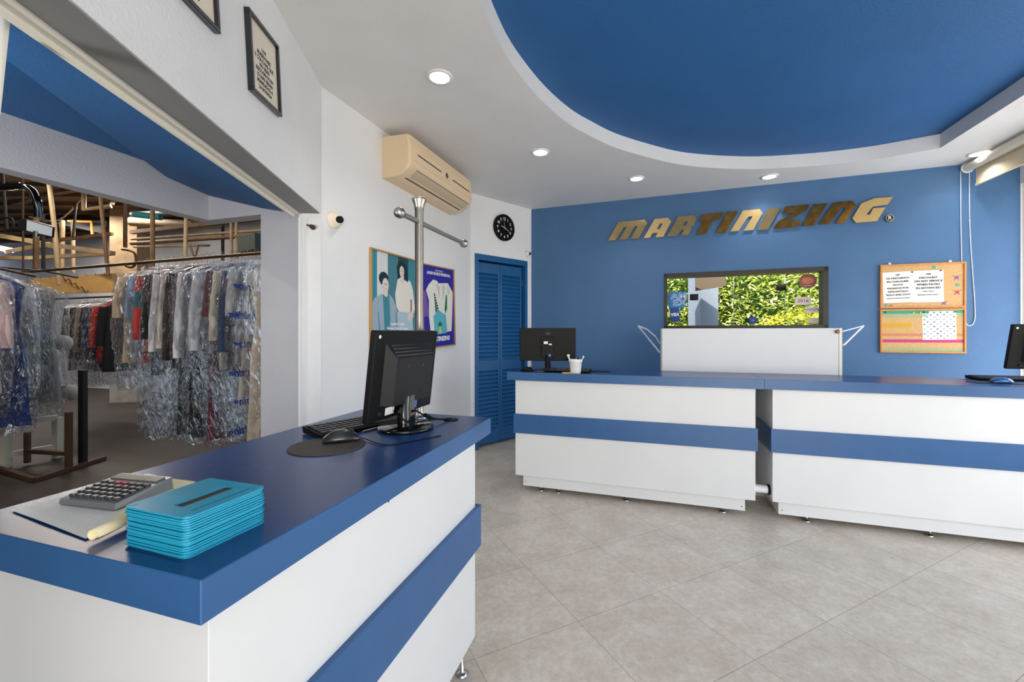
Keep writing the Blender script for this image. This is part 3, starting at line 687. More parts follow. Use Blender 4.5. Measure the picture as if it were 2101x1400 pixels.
def pstrip(name, x0, x1, u0, u1, m, e=.0012, n=3):
    b = MB(); P = [on_prof(u0+(u1-u0)*i/n) for i in range(n+1)]
    nn = [Vector((math.sin(PI/2*(u0+(u1-u0)*i/n)), -math.cos(PI/2*(u0+(u1-u0)*i/n)), 0)) for i in range(n+1)]
    for i in range(n):
        a, c = P[i], P[i+1]; na, nc = nn[i]*e, nn[i+1]*e
        b.quad((x0, a[0]+na.x, a[1]+na.y), (x1, a[0]+na.x, a[1]+na.y), (x1, c[0]+nc.x, c[1]+nc.y), (x0, c[0]+nc.x, c[1]+nc.y))
    return b.build(name, m, t)
pstrip('outlet_flap', .10, LAC-.06, .42, .74, M_acd, .002)
pstrip('outlet_gap', .08, LAC-.08, .30, .335, M_dark, .0022, 1)
pstrip('outlet_gap', .10, LAC-.06, .745, .765, M_dark, .0022, 1)
b = MB(); b.box((.10, dep-.004, HA*.56), (LAC*.43, dep+.0015, HA*.585)); b.build('front_slot', M_dark, t)
b = MB(); b.box((LAC*.62, dep-.004, HA*.56), (LAC-.06, dep+.0015, HA*.585)); b.build('front_slot', M_dark, t)
b = MB(); b.box((.03, dep-.003, HA*.38), (LAC-.02, dep+.001, HA*.386)); b.build('panel_seam', M_acd, t)
b = MB(); b.lathe([(.022, 0), (.022, .003), (.015, .005)], 20, M=Matrix.Translation((LAC*.525, dep-.002, HA*.58)) @ Matrix.Rotation(-PI/2, 4, 'X')); b.build('badge', mat('brown_badge', (96, 76, 56), .4), t)
b = MB(); b.box((LAC*.50, dep-.003, HA*.46), (LAC*.56, dep+.001, HA*.485)); b.build('logo', M_acd, t)

# ------------------------------------------------------------------ wall clock
cc = wpt(1032.5, 468, C2, C3); dC = (C3-C2).normalized(); nC = Vector((dC.y, -dC.x, 0))
MCk = Matrix(((dC.x, 0, nC.x, cc.x), (dC.y, 0, nC.y, cc.y), (0, 1, 0, cc.z), (0, 0, 0, 1)))
RC = 27*cc.y/F
t = thing('wall_clock', 'round black wall clock with white numerals above the blue door', 'clock', M=MCk)
b = MB(); b.lathe([(RC, 0), (RC, .03), (RC*.95, .036), (RC*.9, .030), (RC*.88, .022)], 40); b.build('rim', M_black, t)
b = MB(); b.lathe([(RC*.9, .018), (RC*.9, .022)], 40); b.build('dial', mat('matt_black', (16, 16, 17), .6), t)
b = MB()
for k in range(1, 13):
    a = PI/2-k*PI/6; b.text(str(k), RC*.27, RC*.68*math.cos(a), RC*.68*math.sin(a)-.002, .0226, bold=.0012)
b.build('numerals', M_wplast, t)
def hand(ang, L, w_): 
    a = PI/2-ang*PI/30; d = Vector((math.cos(a), math.sin(a), 0)); n_ = Vector((-d.y, d.x, 0)); b = MB()
    b.prism([(d*L)[:2], (n_*w_)[:2], (-d*L*.2)[:2], (-n_*w_)[:2]], .024, .0255); b.build('hand', M_wplast, t)
hand(47.5, RC*.42, .005); hand(19.6, RC*.66, .004); hand(59, RC*.7, .0014)

# ------------------------------------------------------------------ cameras and hook
def dome(name, c, n, r, label, look):
    z = n.normalized(); x = Zv.cross(z).normalized(); y = z.cross(x)
    M = Matrix(((x.x, y.x, z.x, c.x), (x.y, y.y, z.y, c.y), (x.z, y.z, z.z, c.z), (0, 0, 0, 1)))
    t = thing('security_camera', label, 'security camera', M=M)
    b = MB(); b.lathe([(r, 0), (r, r*.15), (r*.86, r*.35), (r*.8, r*.4)], 28); b.build('base', mat('camera_'+name, (236, 222, 202) if name == 'cream' else (228, 226, 224), .4), t)
    b = MB(); b.lathe([(r*.78*math.cos(a), r*.36+r*.9*math.sin(a)) for a in [PI/2*i/8 for i in range(8)]]+[(.001, r*1.26)], 28); b.build('dome', mat('camera_'+name, (236, 222, 202), .4), t)
    lk = (M.to_3x3().inverted() @ look.normalized()); q = lk.to_track_quat('Z', 'Y').to_matrix().to_4x4(); q.translation = (0, 0, r*.40)
    b = MB(); b.lathe([(r*.40, r*.60), (r*.40, r*1.0), (r*.3, r*1.02), (r*.2, r*.96)], 20, M=q); b.build('lens', M_black, t)
cp = wpt(684, 452, C1, C2)
dome('cream', cp, nB, .055, 'cream dome security camera on the white wall beside the opening', Vector((.75, -.62, -.12)))
cp = wpt(1080, 521, C2, C3)
dome('white', cp, nC, .042, 'small white security camera in the corner above the blue door', Vector((.95, -.5, -.1)))
hp = C1+Vector((-.992, -.123, 0))*.04+Vector((.0, -.02, 0)); hp.z = z_at(467, hp.y)
b = MB(); b.lathe([(.014, 0), (.016, .006), (.011, .012), (.012, .03), (.004, .034)], 14, M=Matrix.Translation(hp) @ Matrix.Rotation(PI/2, 4, 'X')); b.cyl(hp+Vector((-.002, -.02, .004)), hp+Vector((-.03, -.024, .010)), .005, n=8)
tag(b.build('door_stop', mat('rusty_brown_metal', (86, 66, 52), .5, .6)), 'small rusty brown stop on the white jamb left of the cream camera', 'door stop')

# ------------------------------------------------------------------ posters and framed rules
def poster(corners, label, mframe, fn, mats, p, q, f=.012, d=.02, M3=None, group=None):
    if M3: M, w, h = M3
    else: M, w, h = frame_px(*corners, p, q)
    t = thing('framed_poster', label, 'picture', M=M, group=group); b = MB()
    for a, c in (((-w/2, -h/2), (w/2, -h/2+f)), ((-w/2, h/2-f), (w/2, h/2)), ((-w/2, -h/2+f), (-w/2+f, h/2-f)), ((w/2-f, -h/2+f), (w/2, h/2-f))):
        b.rbox((a[0], a[1], 0), (c[0], c[1], d), .0015)
    b.build('frame', mframe, t)
    b = MB(); b.box((-w/2+f, -h/2+f, .001), (w/2-f, h/2-f, .010)); fn(b, w-2*f, h-2*f); b.build('print', mats, t); return t
bl = wpt(755.5, 722, C1, C2); xR = on_line(853, C1, C2)
yTR = 682-(wpt(760, 508, C1, C2).z-HC)*F/xR.y; yBR = 682-(bl.z-HC)*F/xR.y
PMT = [mat('p_teal_grey', (70, 120, 134), .35), mat('p_teal', (58, 132, 150), .35), mat('p_white', (206, 208, 208), .35), mat('p_dark_teal', (30, 74, 84), .35), mat('p_jacket', (150, 168, 182), .35),
       mat('p_face', (214, 198, 190), .35), mat('p_blouse', (222, 216, 206), .35), mat('p_hair', (26, 46, 52), .35), mat('p_text', (236, 240, 240), .35), mat('p_pants', (168, 190, 200), .35)]
def ell(cx, cy, a, c, n=14, r=0): return [(cx+a*math.cos(i*2*PI/n)*math.cos(r)-c*math.sin(i*2*PI/n)*math.sin(r), cy+a*math.cos(i*2*PI/n)*math.sin(r)+c*math.sin(i*2*PI/n)*math.cos(r)) for i in range(n)]
def post1(b, w, h):
    k = [.0102]
    def P(pts, mi): k[0] += .00012; b.prism([((u-.5)*w, (.5-v)*h) for u, v in pts], .0100, k[0], mi)
    R = lambda a, c, d, e: [(a, c), (d, c), (d, e), (a, e)]
    P(R(0, 0, .11, 1), 1); P(R(.11, 0, .33, 1), 2); P(R(.33, 0, .56, 1), 0); P(R(.56, 0, .80, .7), 3); P(R(.8, 0, 1, .8), 1)
    P([(.53, .30), (.55, .24), (.62, .22), (.76, .22), (.86, .25), (.92, .34), (.97, .55), (.93, .62), (.80, .62), (.60, .62), (.52, .55), (.49, .42)], 6)      # blouse
    P([(.55, .60), (.90, .60), (.95, 1), (.50, 1)], 9)
    P([(.55, .25), (.53, .12), (.57, .05), (.65, .035), (.74, .06), (.78, .14), (.80, .26), (.70, .24), (.62, .22)], 7)   # hair
    P(ell(.645, .155, .055, .062), 5); P([(.62, .2), (.69, .2), (.70, .27), (.65, .29), (.62, .26)], 5)
    P(ell(.245, .27, .10, .072), 7)
    P(ell(.28, .335, .068, .075), 5); P([(.23, .37), (.33, .37), (.33, .44), (.24, .44)], 5)
    P([(.0, .55), (.06, .48), (.20, .43), (.27, .47), (.36, .42), (.46, .48), (.54, .60), (.58, .80), (.56, 1), (.0, 1)], 4)
    P([(.22, .43), (.30, .46), (.36, .42), (.385, .70), (.34, .92), (.27, .90), (.24, .6)], 1)
    P([(.255, .47), (.30, .46), (.305, .9), (.29, .9)], 0); P([(.12, .62), (.135, .62), (.19, .95), (.17, .95)], 0); P([(.50, .60), (.515, .60), (.54, .95), (.52, .95)], 0)
    P([(.80, .60), (.88, .56), (.93, .64), (.86, .70), (.78, .68)], 5); P([(.86, .45), (.88, .45), (.88, .58), (.86, .60)], 7)
    for u in (.262, .302): P(ell(u, .325, .010, .005, 8), 7)
    P(ell(.285, .372, .016, .004, 8), 4)
    for u in (.625, .665): P(ell(u, .15, .009, .004, 8), 7)
    P(ell(.645, .185, .014, .0045, 8), 4)
    lines(b, ['\u2022 Leather & Suede', '\u2022 Blouses, Shirts & Dresses', '\u2022 Comforters & Blankets'], w, h, (.5-.735)*h, h*.048, .026, 8, z=k[0]+.0006, sx=1.0, x=.02)
poster(((759,508),(853,yTR),(853,yBR),(755.5,722)), 'gold framed poster of two people in pale clothes, left of the steel pole', M_gold, post1, PMT, C1, C2)
PM2 = [mat('p_violet', (52, 42, 150), .3), mat('p_text', (236, 240, 240), .35), mat('p_shirt', (224, 222, 212), .35), mat('p_tie', (48, 84, 66), .35), mat('p_pot', (92, 176, 190), .35),
       mat('p_fold', (196, 192, 184), .35), mat('p_leaf', (36, 110, 66), .35), mat('p_stem', (208, 196, 70), .35), mat('p_lilac', (120, 84, 160), .35)]
def post2(b, w, h):
    k = [.0102]
    def P(pts, mi): k[0] += .00012; b.prism([((u-.5)*w, (.5-v)*h) for u, v in pts], .0100, k[0], mi)
    P([(.0, .30), (.10, .32), (.16, .55), (.14, .62), (.0, .62)], 8)
    P([(.18, .23), (.32, .16), (.44, .17), (.48, .20), (.80, .18), (.88, .24), (.97, .30), (.93, .62), (.90, .82), (.22, .84), (.17, .62), (.18, .42), (.10, .30)], 2)
    P([(.40, .20), (.52, .24), (.50, .40), (.46, .30)], 5); P([(.60, .20), (.70, .24), (.62, .42)], 5); P([(.76, .2), (.86, .3), (.8, .34)], 5)
    P([(.33, .32), (.37, .34), (.50, .58), (.46, .62), (.38, .60)], 3)
    for i in range(7): P([(.345+i*.014, .37+i*.033), (.385+i*.014, .36+i*.033), (.39+i*.014, .368+i*.033), (.35+i*.014, .378+i*.033)], 2)
    P([(.72, .34), (.76, .34), (.75, .52), (.70, .58), (.67, .53)], 6)
    P([(.30, .62), (.40, .57), (.55, .57), (.70, .60), (.74, .84), (.34, .85)], 4); P([(.38, .57), (.46, .53), (.56, .57), (.52, .62), (.42, .62)], 1 if False else 4)
    P([(.42, .74), (.50, .68), (.58, .73), (.52, .75)], 6); P([(.49, .75), (.52, .75), (.56, .84), (.46, .84)], 7); P(ell(.26, .82, .02, .012, 8), 3)
    b.text('MARTINIZING', .022, 0, (.5-.045)*h, k[0]+.0004, 1)
    lines(b, ['LAVADO EN SECO PROFESIONAL'], w, h, (.5-.085)*h, 1, .036, 1, z=k[0]+.0006, sx=w/.62*.86)
    b.text('MARTINIZING', .056, 0, (.5-.91)*h, k[0]+.0006, 1, bold=.003, shear=.35)
poster(((864,541),(930,553),(931,709),(864,717)), 'gold framed violet poster with white shirts and ties, right of the steel pole', M_gold, post2, PM2, C1, C2)
MBK = mat('black_lacquer_frame', (22, 26, 36), .2, coat=.5); MCR = [mat('cream_card', (224, 214, 196), .6), M_ink]
def rules(txt):
    def f(b, w, h): lines(b, txt, w, h, h*.5-h*.30, h*.082, .0215, 1, z=.0108, sx=1.05)
    return f
Ms, ws, hs = frame_px((503,17),(565,97),(567,238),(505,181), A0, C1)
poster(None, 'black framed notice about bedspreads high on the wall above the opening', MBK, rules(['LOS', 'EDREDONES', 'Y COLCHAS QUE', 'NO SEAN', 'RECOGIDOS EN', '15 DIAS SERAN', 'MANDADOS A', 'LA BODEGA']), MCR, None, None, .016, .022, (Ms, ws, hs), 'framed notices above the opening')
br = wpt(440, 70, A0, C1); x_, y_ = Ms.col[0].to_3d(), Ms.col[1].to_3d(); c = br-x_*ws/2+y_*hs/2; Mq = Ms.copy(); Mq.translation = c
poster(None, 'black framed notice cut off by the top of the picture', MBK, rules(['', '', '', '', '', '', 'PRENDAS', 'NUEVAS']), MCR, None, None, .016, .022, (Mq, ws, hs), 'framed notices above the opening')

# ------------------------------------------------------------------ things on the front counter
ZC = .95
# steel stand
pb_ = at_z(860, 857, ZC); yp = pb_.y; zt = z_at(408, yp)
t = thing('steel_hanging_stand', 'brushed steel pole with a ball ended crossbar on the front counter', 'stand', (pb_.x, yp, ZC))
b = MB(); b.lathe([(.035, 0), (.035, .006), (.020, .010), (.019, .012), (.0175, .03), (.0175, zt-ZC-.045), (.019, zt-ZC-.044), (.020, zt-ZC-.03), (.029, zt-ZC-.008), (.030, zt-ZC-.003), (.026, zt-ZC), (.016, zt-ZC+.004), (.001, zt-ZC+.005)], 28); b.build('pole', M_steel, t)
zb_ = z_at(456, yp)-ZC
b = MB(); a = -V*.125; c = V*.42; b.cyl((a.x, a.y, zb_), (c.x, c.y, zb_), .0105); b.build('crossbar', M_steel, t)
for e, dd in ((a, -V), (c, V)):
    b = MB(); q = dd.to_track_quat('Z', 'Y').to_matrix().to_4x4(); q.translation = (e.x, e.y, zb_)
    b.lathe([(.0115, -.012), (.013, -.004)]+[(.022*math.sin(PI*(.2+.8*i/9)), .018-.022*math.cos(PI*(.2+.8*i/9))) for i in range(10)], 20, M=q); b.build('ball_end', M_steel, t)

def monitor(M, w, h, zb, label, dark=M_black, bulge=.035, base_r=.1, disc=True, off=.045, xo=0, tilt=6, lg=False):
    """x width, y to the back of the screen; the base is centred on the origin"""
    t = thing('computer_monitor', label, 'monitor', M=M)
    T = Matrix.Translation((xo, -off, zb)) @ Matrix.Rotation(-math.radians(tilt), 4, 'X')
    b = MB(); b.rbox((-w/2, -.012, 0), (w/2, .012, h), .004, M=T); b.build('casing', M_black, t)
    b = MB(); b.rbox((-w/2+.016, -.0135, .02), (w/2-.016, -.0118, h-.016), .0005, M=T); b.build('screen', M_blackg, t)
    if not lg:
        b = MB(); q = [(-w*.36, .012, h*.17), (w*.36, .012, h*.17), (w*.36, .012, h*.86), (-w*.36, .012, h*.86)]
        r = [(-w*.30, .012+bulge, h*.17), (w*.30, .012+bulge, h*.17), (w*.30, .012+bulge, h*.70), (-w*.30, .012+bulge, h*.70)]
        b.add([*q, *r], [(4, 5, 6, 7), (0, 4, 7, 3), (1, 2, 6, 5), (3, 7, 6, 2), (0, 1, 5, 4), (0, 3, 2, 1)], M=T)
        for i in range(4):
            zz = h*(.86-.035*(i+.6)); yy = .012+bulge*(i+.6)*.035/.16; b.box((-w*.31, yy, zz-.0022), (w*.31, yy+.004, zz+.0022), 1, M=T)
        for sx_ in (-.05, .05):
            for zz in (.28, .60): b.cyl((sx_, .012+bulge, h*zz), (sx_, .0128+bulge, h*zz), .0055, n=12, mi=1, M=T)
        b.build('back_housing', [M_dgrey, M_blackg], t)
        b = MB(); b.cyl((-w/2+.022, .012, h-.02), (-w/2+.022, .0135, h-.02), .006, n=14, M=T) if False else b.cyl((w/2-.022, .012, h-.02), (w/2-.022, .0135, h-.02), .006, n=14, M=T)
        b.build('round_sticker', M_wplast, t)
        b = MB(); b.rbox((w*.15, .012, h*.045), (w*.28, .0132, h*.13), .0004, M=T); b.build('data_label', M_paper, t)
        b = MB(); b.lathe([(.009, 0), (.010, .004), (.006, .006)], 14, M=T @ Matrix.Translation((w*.36, .011, h*.08)) @ Matrix.Rotation(-PI/2, 4, 'X')); b.build('button', M_dgrey, t)
        b = MB(); b.rbox((-.055, .018, h*.06), (-.02, .036, h*.175), .003, M=T); b.build('video_plug', mat('blue_plug', (70, 118, 190), .4), t)
    else:
        b = MB(); b.rbox((-.055, .012, h*.10), (.055, .028, h*.72), .004, M=T); b.rbox((-.042, .028, h*.45), (.042, .030, h*.66), .001, M=T)
        b.text('LG', .03, 0, h*.84, 0, 1, M=T @ Matrix.Translation((0, .0125, 0)) @ Matrix(((-1, 0, 0, 0), (0, 0, 1, 0), (0, 1, 0, 0), (0, 0, 0, 1))))
        b.build('back_housing', [M_black, mat('dark_logo', (58, 58, 60), .3)], t)
        b = MB(); b.box((.0, .0282, h*.52), (.034, .0312, h*.60), M=T); b.box((-.032, .0282, h*.49), (-.008, .0312, h*.53), M=T); b.build('data_label', M_paper, t)
        b = MB(); b.rbox((-.024, .026, h*.13), (-.004, .042, h*.22), .003, M=T); b.build('video_plug', mat('blue_plug', (70, 118, 190), .4), t)
    b = MB()
    if disc: b.loft([[Vector((x, y, z)) for x, y in ((-.034, -.012), (.034, -.012), (.034, .018), (-.034, .018))] for z in (.008, .05)]+[[Vector((x+xo*.5, y-off*.1, zb+h*.25)) for x, y in ((-.028, -.018), (.028, -.018), (.028, .014), (-.028, .014))]])
    else: b.loft([[Vector((x, y, z)) for x, y in ((-.025, -.01), (.025, -.01), (.022, .012), (-.022, .012))] for z in (.006, zb*.6)]+[[Vector((x+xo, y-off+.02, zb+h*.2)) for x, y in ((-.02, -.01), (.02, -.01), (.02, .01), (-.02, .01))]])
    b.build('neck', M_blackg if disc else M_black, t)
    b = MB()
    if disc: b.lathe([(base_r*.97, 0), (base_r, .004), (base_r, .010), (base_r*.96, .013), (.001, .014)], 48)
    else: b.rbox((-base_r, -.08, 0), (base_r, .08, .012), .005)
    b.build('base', M_blackg, t)
    return t, T
bc = at_z(832, 880, ZC); wdir = Vector((math.sin(math.radians(17.9)), math.cos(math.radians(17.9)), 0))
MM = frm((bc.x, bc.y, ZC), -wdir)
tm, TM = monitor(MM, .42, .31, .048, 'black monitor seen from behind on the front counter', off=.045, xo=-.035, tilt=6.5, base_r=.1)
# cables of the front monitor
hole = at_z(925, 862, ZC); hl = MM.inverted() @ hole
b = MB(); b.tube(smooth_pts([Vector(p) for p in ((-.035, -.01, .075), (-.05, .03, .05), (-.07, .045, .035), (hl.x*.7, hl.y*.6+.02, .012), (hl.x, hl.y, .006))]), .0035, 8)
b.cyl((-.066, .042, .040), (-.095, .050, .024), .0075, n=10)
b.tube(smooth_pts([Vector(p) for p in ((.06, -.01, .075), (.06, .03, .045), (.03, .05, .030), (-.03, .05, .024), (hl.x*.7, hl.y*.8, .014), (hl.x, hl.y, .006))]), .003, 8)
b.build('cable', M_black, tm)
b = MB(); b.lathe([(.03, 0), (.03, .003), (.02, .004)], 20, M=Matrix.Translation((hole.x, hole.y, ZC))); tag(b.build('cable_grommet', M_black), 'round black cable grommet at the far end of the front counter', 'grommet')

def keyboard(M, L, Wd, label, cat='keyboard', rows=5, cols=18):
    t = thing('keyboard', label, 'keyboard', M=M)
    b = MB(); b.add([(0,0,.002),(L,0,.002),(L,Wd,.002),(0,Wd,.002),(-.002,-.004,.012),(L+.002,-.004,.012),(L+.002,Wd+.002,.024),(-.002,Wd+.002,.024)], [(0,3,2,1),(4,5,6,7),(0,1,5,4),(1,2,6,5),(2,3,7,6),(3,0,4,7)]); b.build('case', M_black, t)
    b = MB(); r = random.Random(5)
    for j in range(rows):
        x = .008; y = .010+j*(Wd-.018)/rows; 
        while x < L-.016:
            kw = (L-.016)/cols*(1 if (j > 0 or not .25*L < x < .5*L) else 6)
            kw = min(kw, L-.008-x); z = .012+.012*y/Wd
            b.rbox((x+.001, y, z), (x+kw-.001, y+(Wd-.018)/rows-.003, z+.006), .0012); x += kw
    b.build('keys', mat('key_black', (38, 36, 36), .35), t); return t
k0 = at_z(650, 903, ZC); kd = Vector((.62, .785, 0)).normalized()
# long side runs away to the right, width to the left
KM = frm((k0.x+.012, k0.y+.006, ZC+.001), kd); keyboard(KM, .36, .125, 'black keyboard partly hidden by the monitor on the front counter', cols=15)
# mouse pad, mouse
mp = at_z(672, 916, ZC); 
b = MB(); b.lathe([(.110, 0), (.111, .002), (.109, .0035)], 48, M=Matrix.Translation((mp.x, mp.y, ZC)))
tag(b.build('mouse_pad', mat('dark_taupe_pad', (72, 66, 62), .7)), 'round dark mouse pad on the front counter', 'mouse pad')
def mouse(M, s, body, label, cable=None, bm_=None):
    t = thing('computer_mouse', label, 'computer mouse', M=M); b = MB(); rings = []
    for i in range(13):
        u = i/12; x = -.055+.11*u; hw = .031*math.sqrt(max(0, 1-(abs(u-.42)/.60)**2.6)); ht = .036*(math.sin(PI*min(1, u*.82+.10))**.8)*(1 if u < .95 else .8)
        hw = max(hw, .006); ht = max(ht, .006)
        rings.append([Vector((x, hw*c_*(1 if z_ < .5 else .82), .002+ht*z_)) for c_, z_ in ((-.85, 0), (-1, .25), (-.92, .6), (-.62, .88), (-.25, 1), (.25, 1), (.62, .88), (.92, .6), (1, .25), (.85, 0))])
    for r in rings:
        for v in r: v *= s
    b.loft(rings); b.build('shell', body, t)
    b = MB(); b.cyl((.028*s, -.003*s, .030*s), (.028*s, .003*s, .030*s), .009*s, n=14); b.build('scroll_wheel', M_dgrey, t)
    if cable: b = MB(); b.tube(smooth_pts([Vector(p) for p in cable]), .0016, 6); b.build('cable', M_black, t)
    return t
mc = at_z(701, 908, ZC); dm = Vector((.93, .36, 0))
MQ = frm((mc.x, mc.y, ZC+.0035), dm); cend = MQ.inverted() @ at_z(905, 893, ZC+.0035); cm = MQ.inverted() @ at_z(800, 912, ZC+.0035)
mouse(MQ, 1.0, mat('dark_metallic_plastic', (44, 42, 41), .25, coat=.3), 'black wired mouse on the round pad on the front counter', [(.052, 0, .006), (.07, -.002, .002), (cm.x, cm.y, -.0015), (cend.x, cend.y, -.0015)])
# pen-like steel rod beside the monitor base
pa_, pb2 = at_z(744, 886, ZC+.004), at_z(800, 872, ZC+.004)
b = MB(); b.cyl((0, 0, 0), pb2-pa_, .0035, n=10); o = b.build('pen', M_steel); o.location = pa_; tag(o, 'thin steel pen lying between keyboard and monitor base', 'pen')

# papers, roll, calculator, turquoise frames
def flat_sheet(name, px, z, label, cat, m, txt=None, curl=.004):
    P = [at_z(x, y, z) for x, y in px]; c = sum(P, Vector())/len(P); b = MB()
    # bilinear patch
    n = 8; vs = []; fs = []; 
    for j in range(n+1):
        for i in range(n+1):
            u, v = i/n, j/n; p = P[0].lerp(P[1], u).lerp(P[3].lerp(P[2], u), v)-c; p.z = .0006+curl*(abs(u-.5)*2)**3*.3+curl*.5*max(0, math.sin(5*u+3*v))**2*.5; vs.append(p)
    for j in range(n):
        for i in range(n): k = j*(n+1)+i; fs.append((k, k+n+1, k+n+2, k+1))
    b.add(vs, fs, 0, True); b.add([v-Vector((0, 0, .0003)) for v in vs], [f[::-1] for f in fs], 0, True)
    if txt:
        r = random.Random(9); ux = (P[1]-P[0]).normalized(); uy = (P[3]-P[0]).normalized(); Lx = (P[1]-P[0]).length; Ly = (P[3]-P[0]).length
        for k in range(txt):
            v = .06+.88*k/txt; x0 = .06; x1 = .94 if r.random() < .75 else .6
            M = Matrix.Translation(P[0]-c+ux*x0*Lx+uy*v*Ly+Vector((0, 0, curl*.5+.0016))) @ Matrix(((ux.x, -uy.x, 0, 0), (ux.y, -uy.y, 0, 0), (0, 0, 1, 0), (0, 0, 0, 1)))
            b.text(''.join(r.choice('aeionrstlmcdu ') for _ in range(int((x1-x0)*40))), Ly/txt*.42, 0, 0, 0, 1, M=M, align='LEFT', sx=Lx*.88/(40*Ly/txt*.42*.55))
    o = b.build(name, [m, mat('grey_print', (172, 172, 174), .7)]); o.location = c; tag(o, label, cat); return o
flat_sheet('receipt_sheet', ((22,1049),(304,973),(400,999),(176,1108)), ZC+.001, 'white printed paper lying under the calculator on the front counter', 'paper', M_paper, 17)
flat_sheet('receipt_sheet', ((188,1102),(330,980),(402,990),(262,1066)), ZC+.004, 'cream paper between the white printed paper and the turquoise stack', 'paper', M_cream, None, .002)
ra, rb = at_z(189, 1100, ZC+.012), at_z(268, 1064, ZC+.012)
b = MB(); dR = (rb-ra); M_ = dR.to_track_quat('Z', 'X').to_matrix().to_4x4()
sp = [((.0035+.0011*a_)*math.cos(a_), (.0035+.0011*a_)*math.sin(a_)) for a_ in [i*.35 for i in range(24)]]
for i in range(len(sp)-1):
    for sgn in (0,):
        p, q = sp[i], sp[i+1]; Lr = dR.length
        b.add([(p[0], p[1], 0), (q[0], q[1], 0), (q[0], q[1], Lr), (p[0], p[1], Lr), (p[0]*.93, p[1]*.93, 0), (q[0]*.93, q[1]*.93, 0), (q[0]*.93, q[1]*.93, Lr), (p[0]*.93, p[1]*.93, Lr)],
              [(0, 3, 2, 1), (4, 5, 6, 7), (0, 1, 5, 4), (2, 3, 7, 6)], 0, True, M_)
o = b.build('paper_roll', M_cream); o.location = ra; tag(o, 'cream rolled paper beside the turquoise stack on the front counter', 'paper roll')
# calculator
ca, cb, cc_ = at_z(128, 1024, ZC+.006), at_z(236, 1046, ZC+.006), at_z(356, 1002, ZC+.006)
cx_ = (cc_-cb); cyv = (ca-cb); Lq = cx_.length; Wq = cyv.length*.86
MK = frm((cb.x, cb.y, ZC+.005), cx_)
t = thing('desk_calculator', 'grey desk calculator lying on the printed paper', 'calculator', M=MK)
b = MB(); b.add([(0,0,0),(Lq,0,0),(Lq,Wq,0),(0,Wq,0),(.002,.002,.011),(Lq-.002,.002,.026),(Lq-.002,Wq-.002,.026),(.002,Wq-.002,.011)], [(0,3,2,1),(4,5,6,7),(0,1,5,4),(1,2,6,5),(2,3,7,6),(3,0,4,7)])
b.build('case', mat('calculator_grey', (112, 114, 116), .35, coat=.2), t)
slope = (.026-.011)/Lq
b = MB(); b2 = MB()
for i in range(5):
    for j in range(7):
        x = .010+i*(Lq*.70-.012)/5; y = .008+j*(Wq-.014)/7; z = .0105+slope*x
        (b2 if (i == 4 and j in (3, 4)) else b).rbox((x, y, z), (x+(Lq*.70)/5-.006, y+(Wq-.014)/7-.004, z+.006), .0015)
b.build('keys', mat('calculator_keys', (66, 66, 66), .35), t); b2.build('keys', mat('calculator_red_keys', (150, 40, 62), .4), t, 'red keys')
b = MB(); x = Lq*.74; b.add([(x, .010, .0105+slope*x), (Lq-.010, .010, .0245), (Lq-.010, Wq-.010, .0245), (x, Wq-.010, .0105+slope*x), (x, .010, .014+slope*x), (Lq-.010, .010, .0285), (Lq-.010, Wq-.010, .0285), (x, Wq-.010, .014+slope*x)], [(0,3,2,1),(4,5,6,7),(0,1,5,4),(1,2,6,5),(2,3,7,6),(3,0,4,7)]); b.build('display', mat('lcd_grey', (96, 98, 90), .15), t)
# stack of turquoise frames
fr = at_z(381, 1152, ZC); rt = at_z(548, 1074, ZC); lf = at_z(253, 1128, ZC)
sx_v = rt-fr; LX = sx_v.length; LY = (lf-fr).length
NST = 17; HS = .066/NST
def rrect(x0, y0, x1, y1, r, n=4):
    out = []
    for cx, cy, a0 in ((x1-r, y0+r, -PI/2), (x1-r, y1-r, 0), (x0+r, y1-r, PI/2), (x0+r, y0+r, PI)):
        for i in range(n+1): a = a0+PI/2*i/n; out.append((cx+r*math.cos(a), cy+r*math.sin(a)))
    return out
MT0 = frm((fr.x, fr.y, ZC), Matrix.Rotation(.045, 3, 'Z') @ sx_v); LY = .146; LX = .143
proto = None; r = random.Random(2)
ORD = ['bottom', 'second from the bottom', 'third from the bottom', 'fourth from the bottom', 'fifth from the bottom', 'sixth from the bottom', 'seventh from the bottom', 'eighth from the bottom', 'middle', 'eighth from the top', 'seventh from the top', 'sixth from the top', 'fifth from the top', 'fourth from the top', 'third from the top', 'second from the top', 'top']
for k in range(NST):
    if proto is None:
        proto = thing('plastic_frame', None, None)
        b = MB(); cxl, cyl_ = LX/2, LY/2
        outer = rrect(0, 0, LX, LY, .012)
        holes = [rrect(LX*.20, LY*.34, LX*.84, LY*.50, .002, 1), rrect(LX*.16, LY*.13, LX*.88, LY*.165, .001, 1)]
        plate(b, outer, holes, 0, HS*.72)
        for xx in (.004, LX-.014):
            for yy in (.004, LY-.014): b.rbox((xx, yy, HS*.5), (xx+.010, yy+.010, HS*.98), .0008)
        b.build('tray', M_turq, proto)
        b = MB(); b.rbox((LX*.90, .010, HS*.6), (LX*.985, LY-.004, HS*1.0), .001); b.build('rim_bar', M_turq, proto)
        o = proto
    else: o = copy_tree(proto)
    o.matrix_world = MT0 @ Matrix.Translation((r.uniform(-.0015, .0015), r.uniform(-.0015, .0015), k*HS+.0003)) @ Matrix.Rotation(r.uniform(-.008, .008), 4, 'Z')
    tag(o, 'flat turquoise plastic frame, %s one of the stack on the front counter' % ORD[k], 'plastic frame', 'stack of turquoise plastic frames')

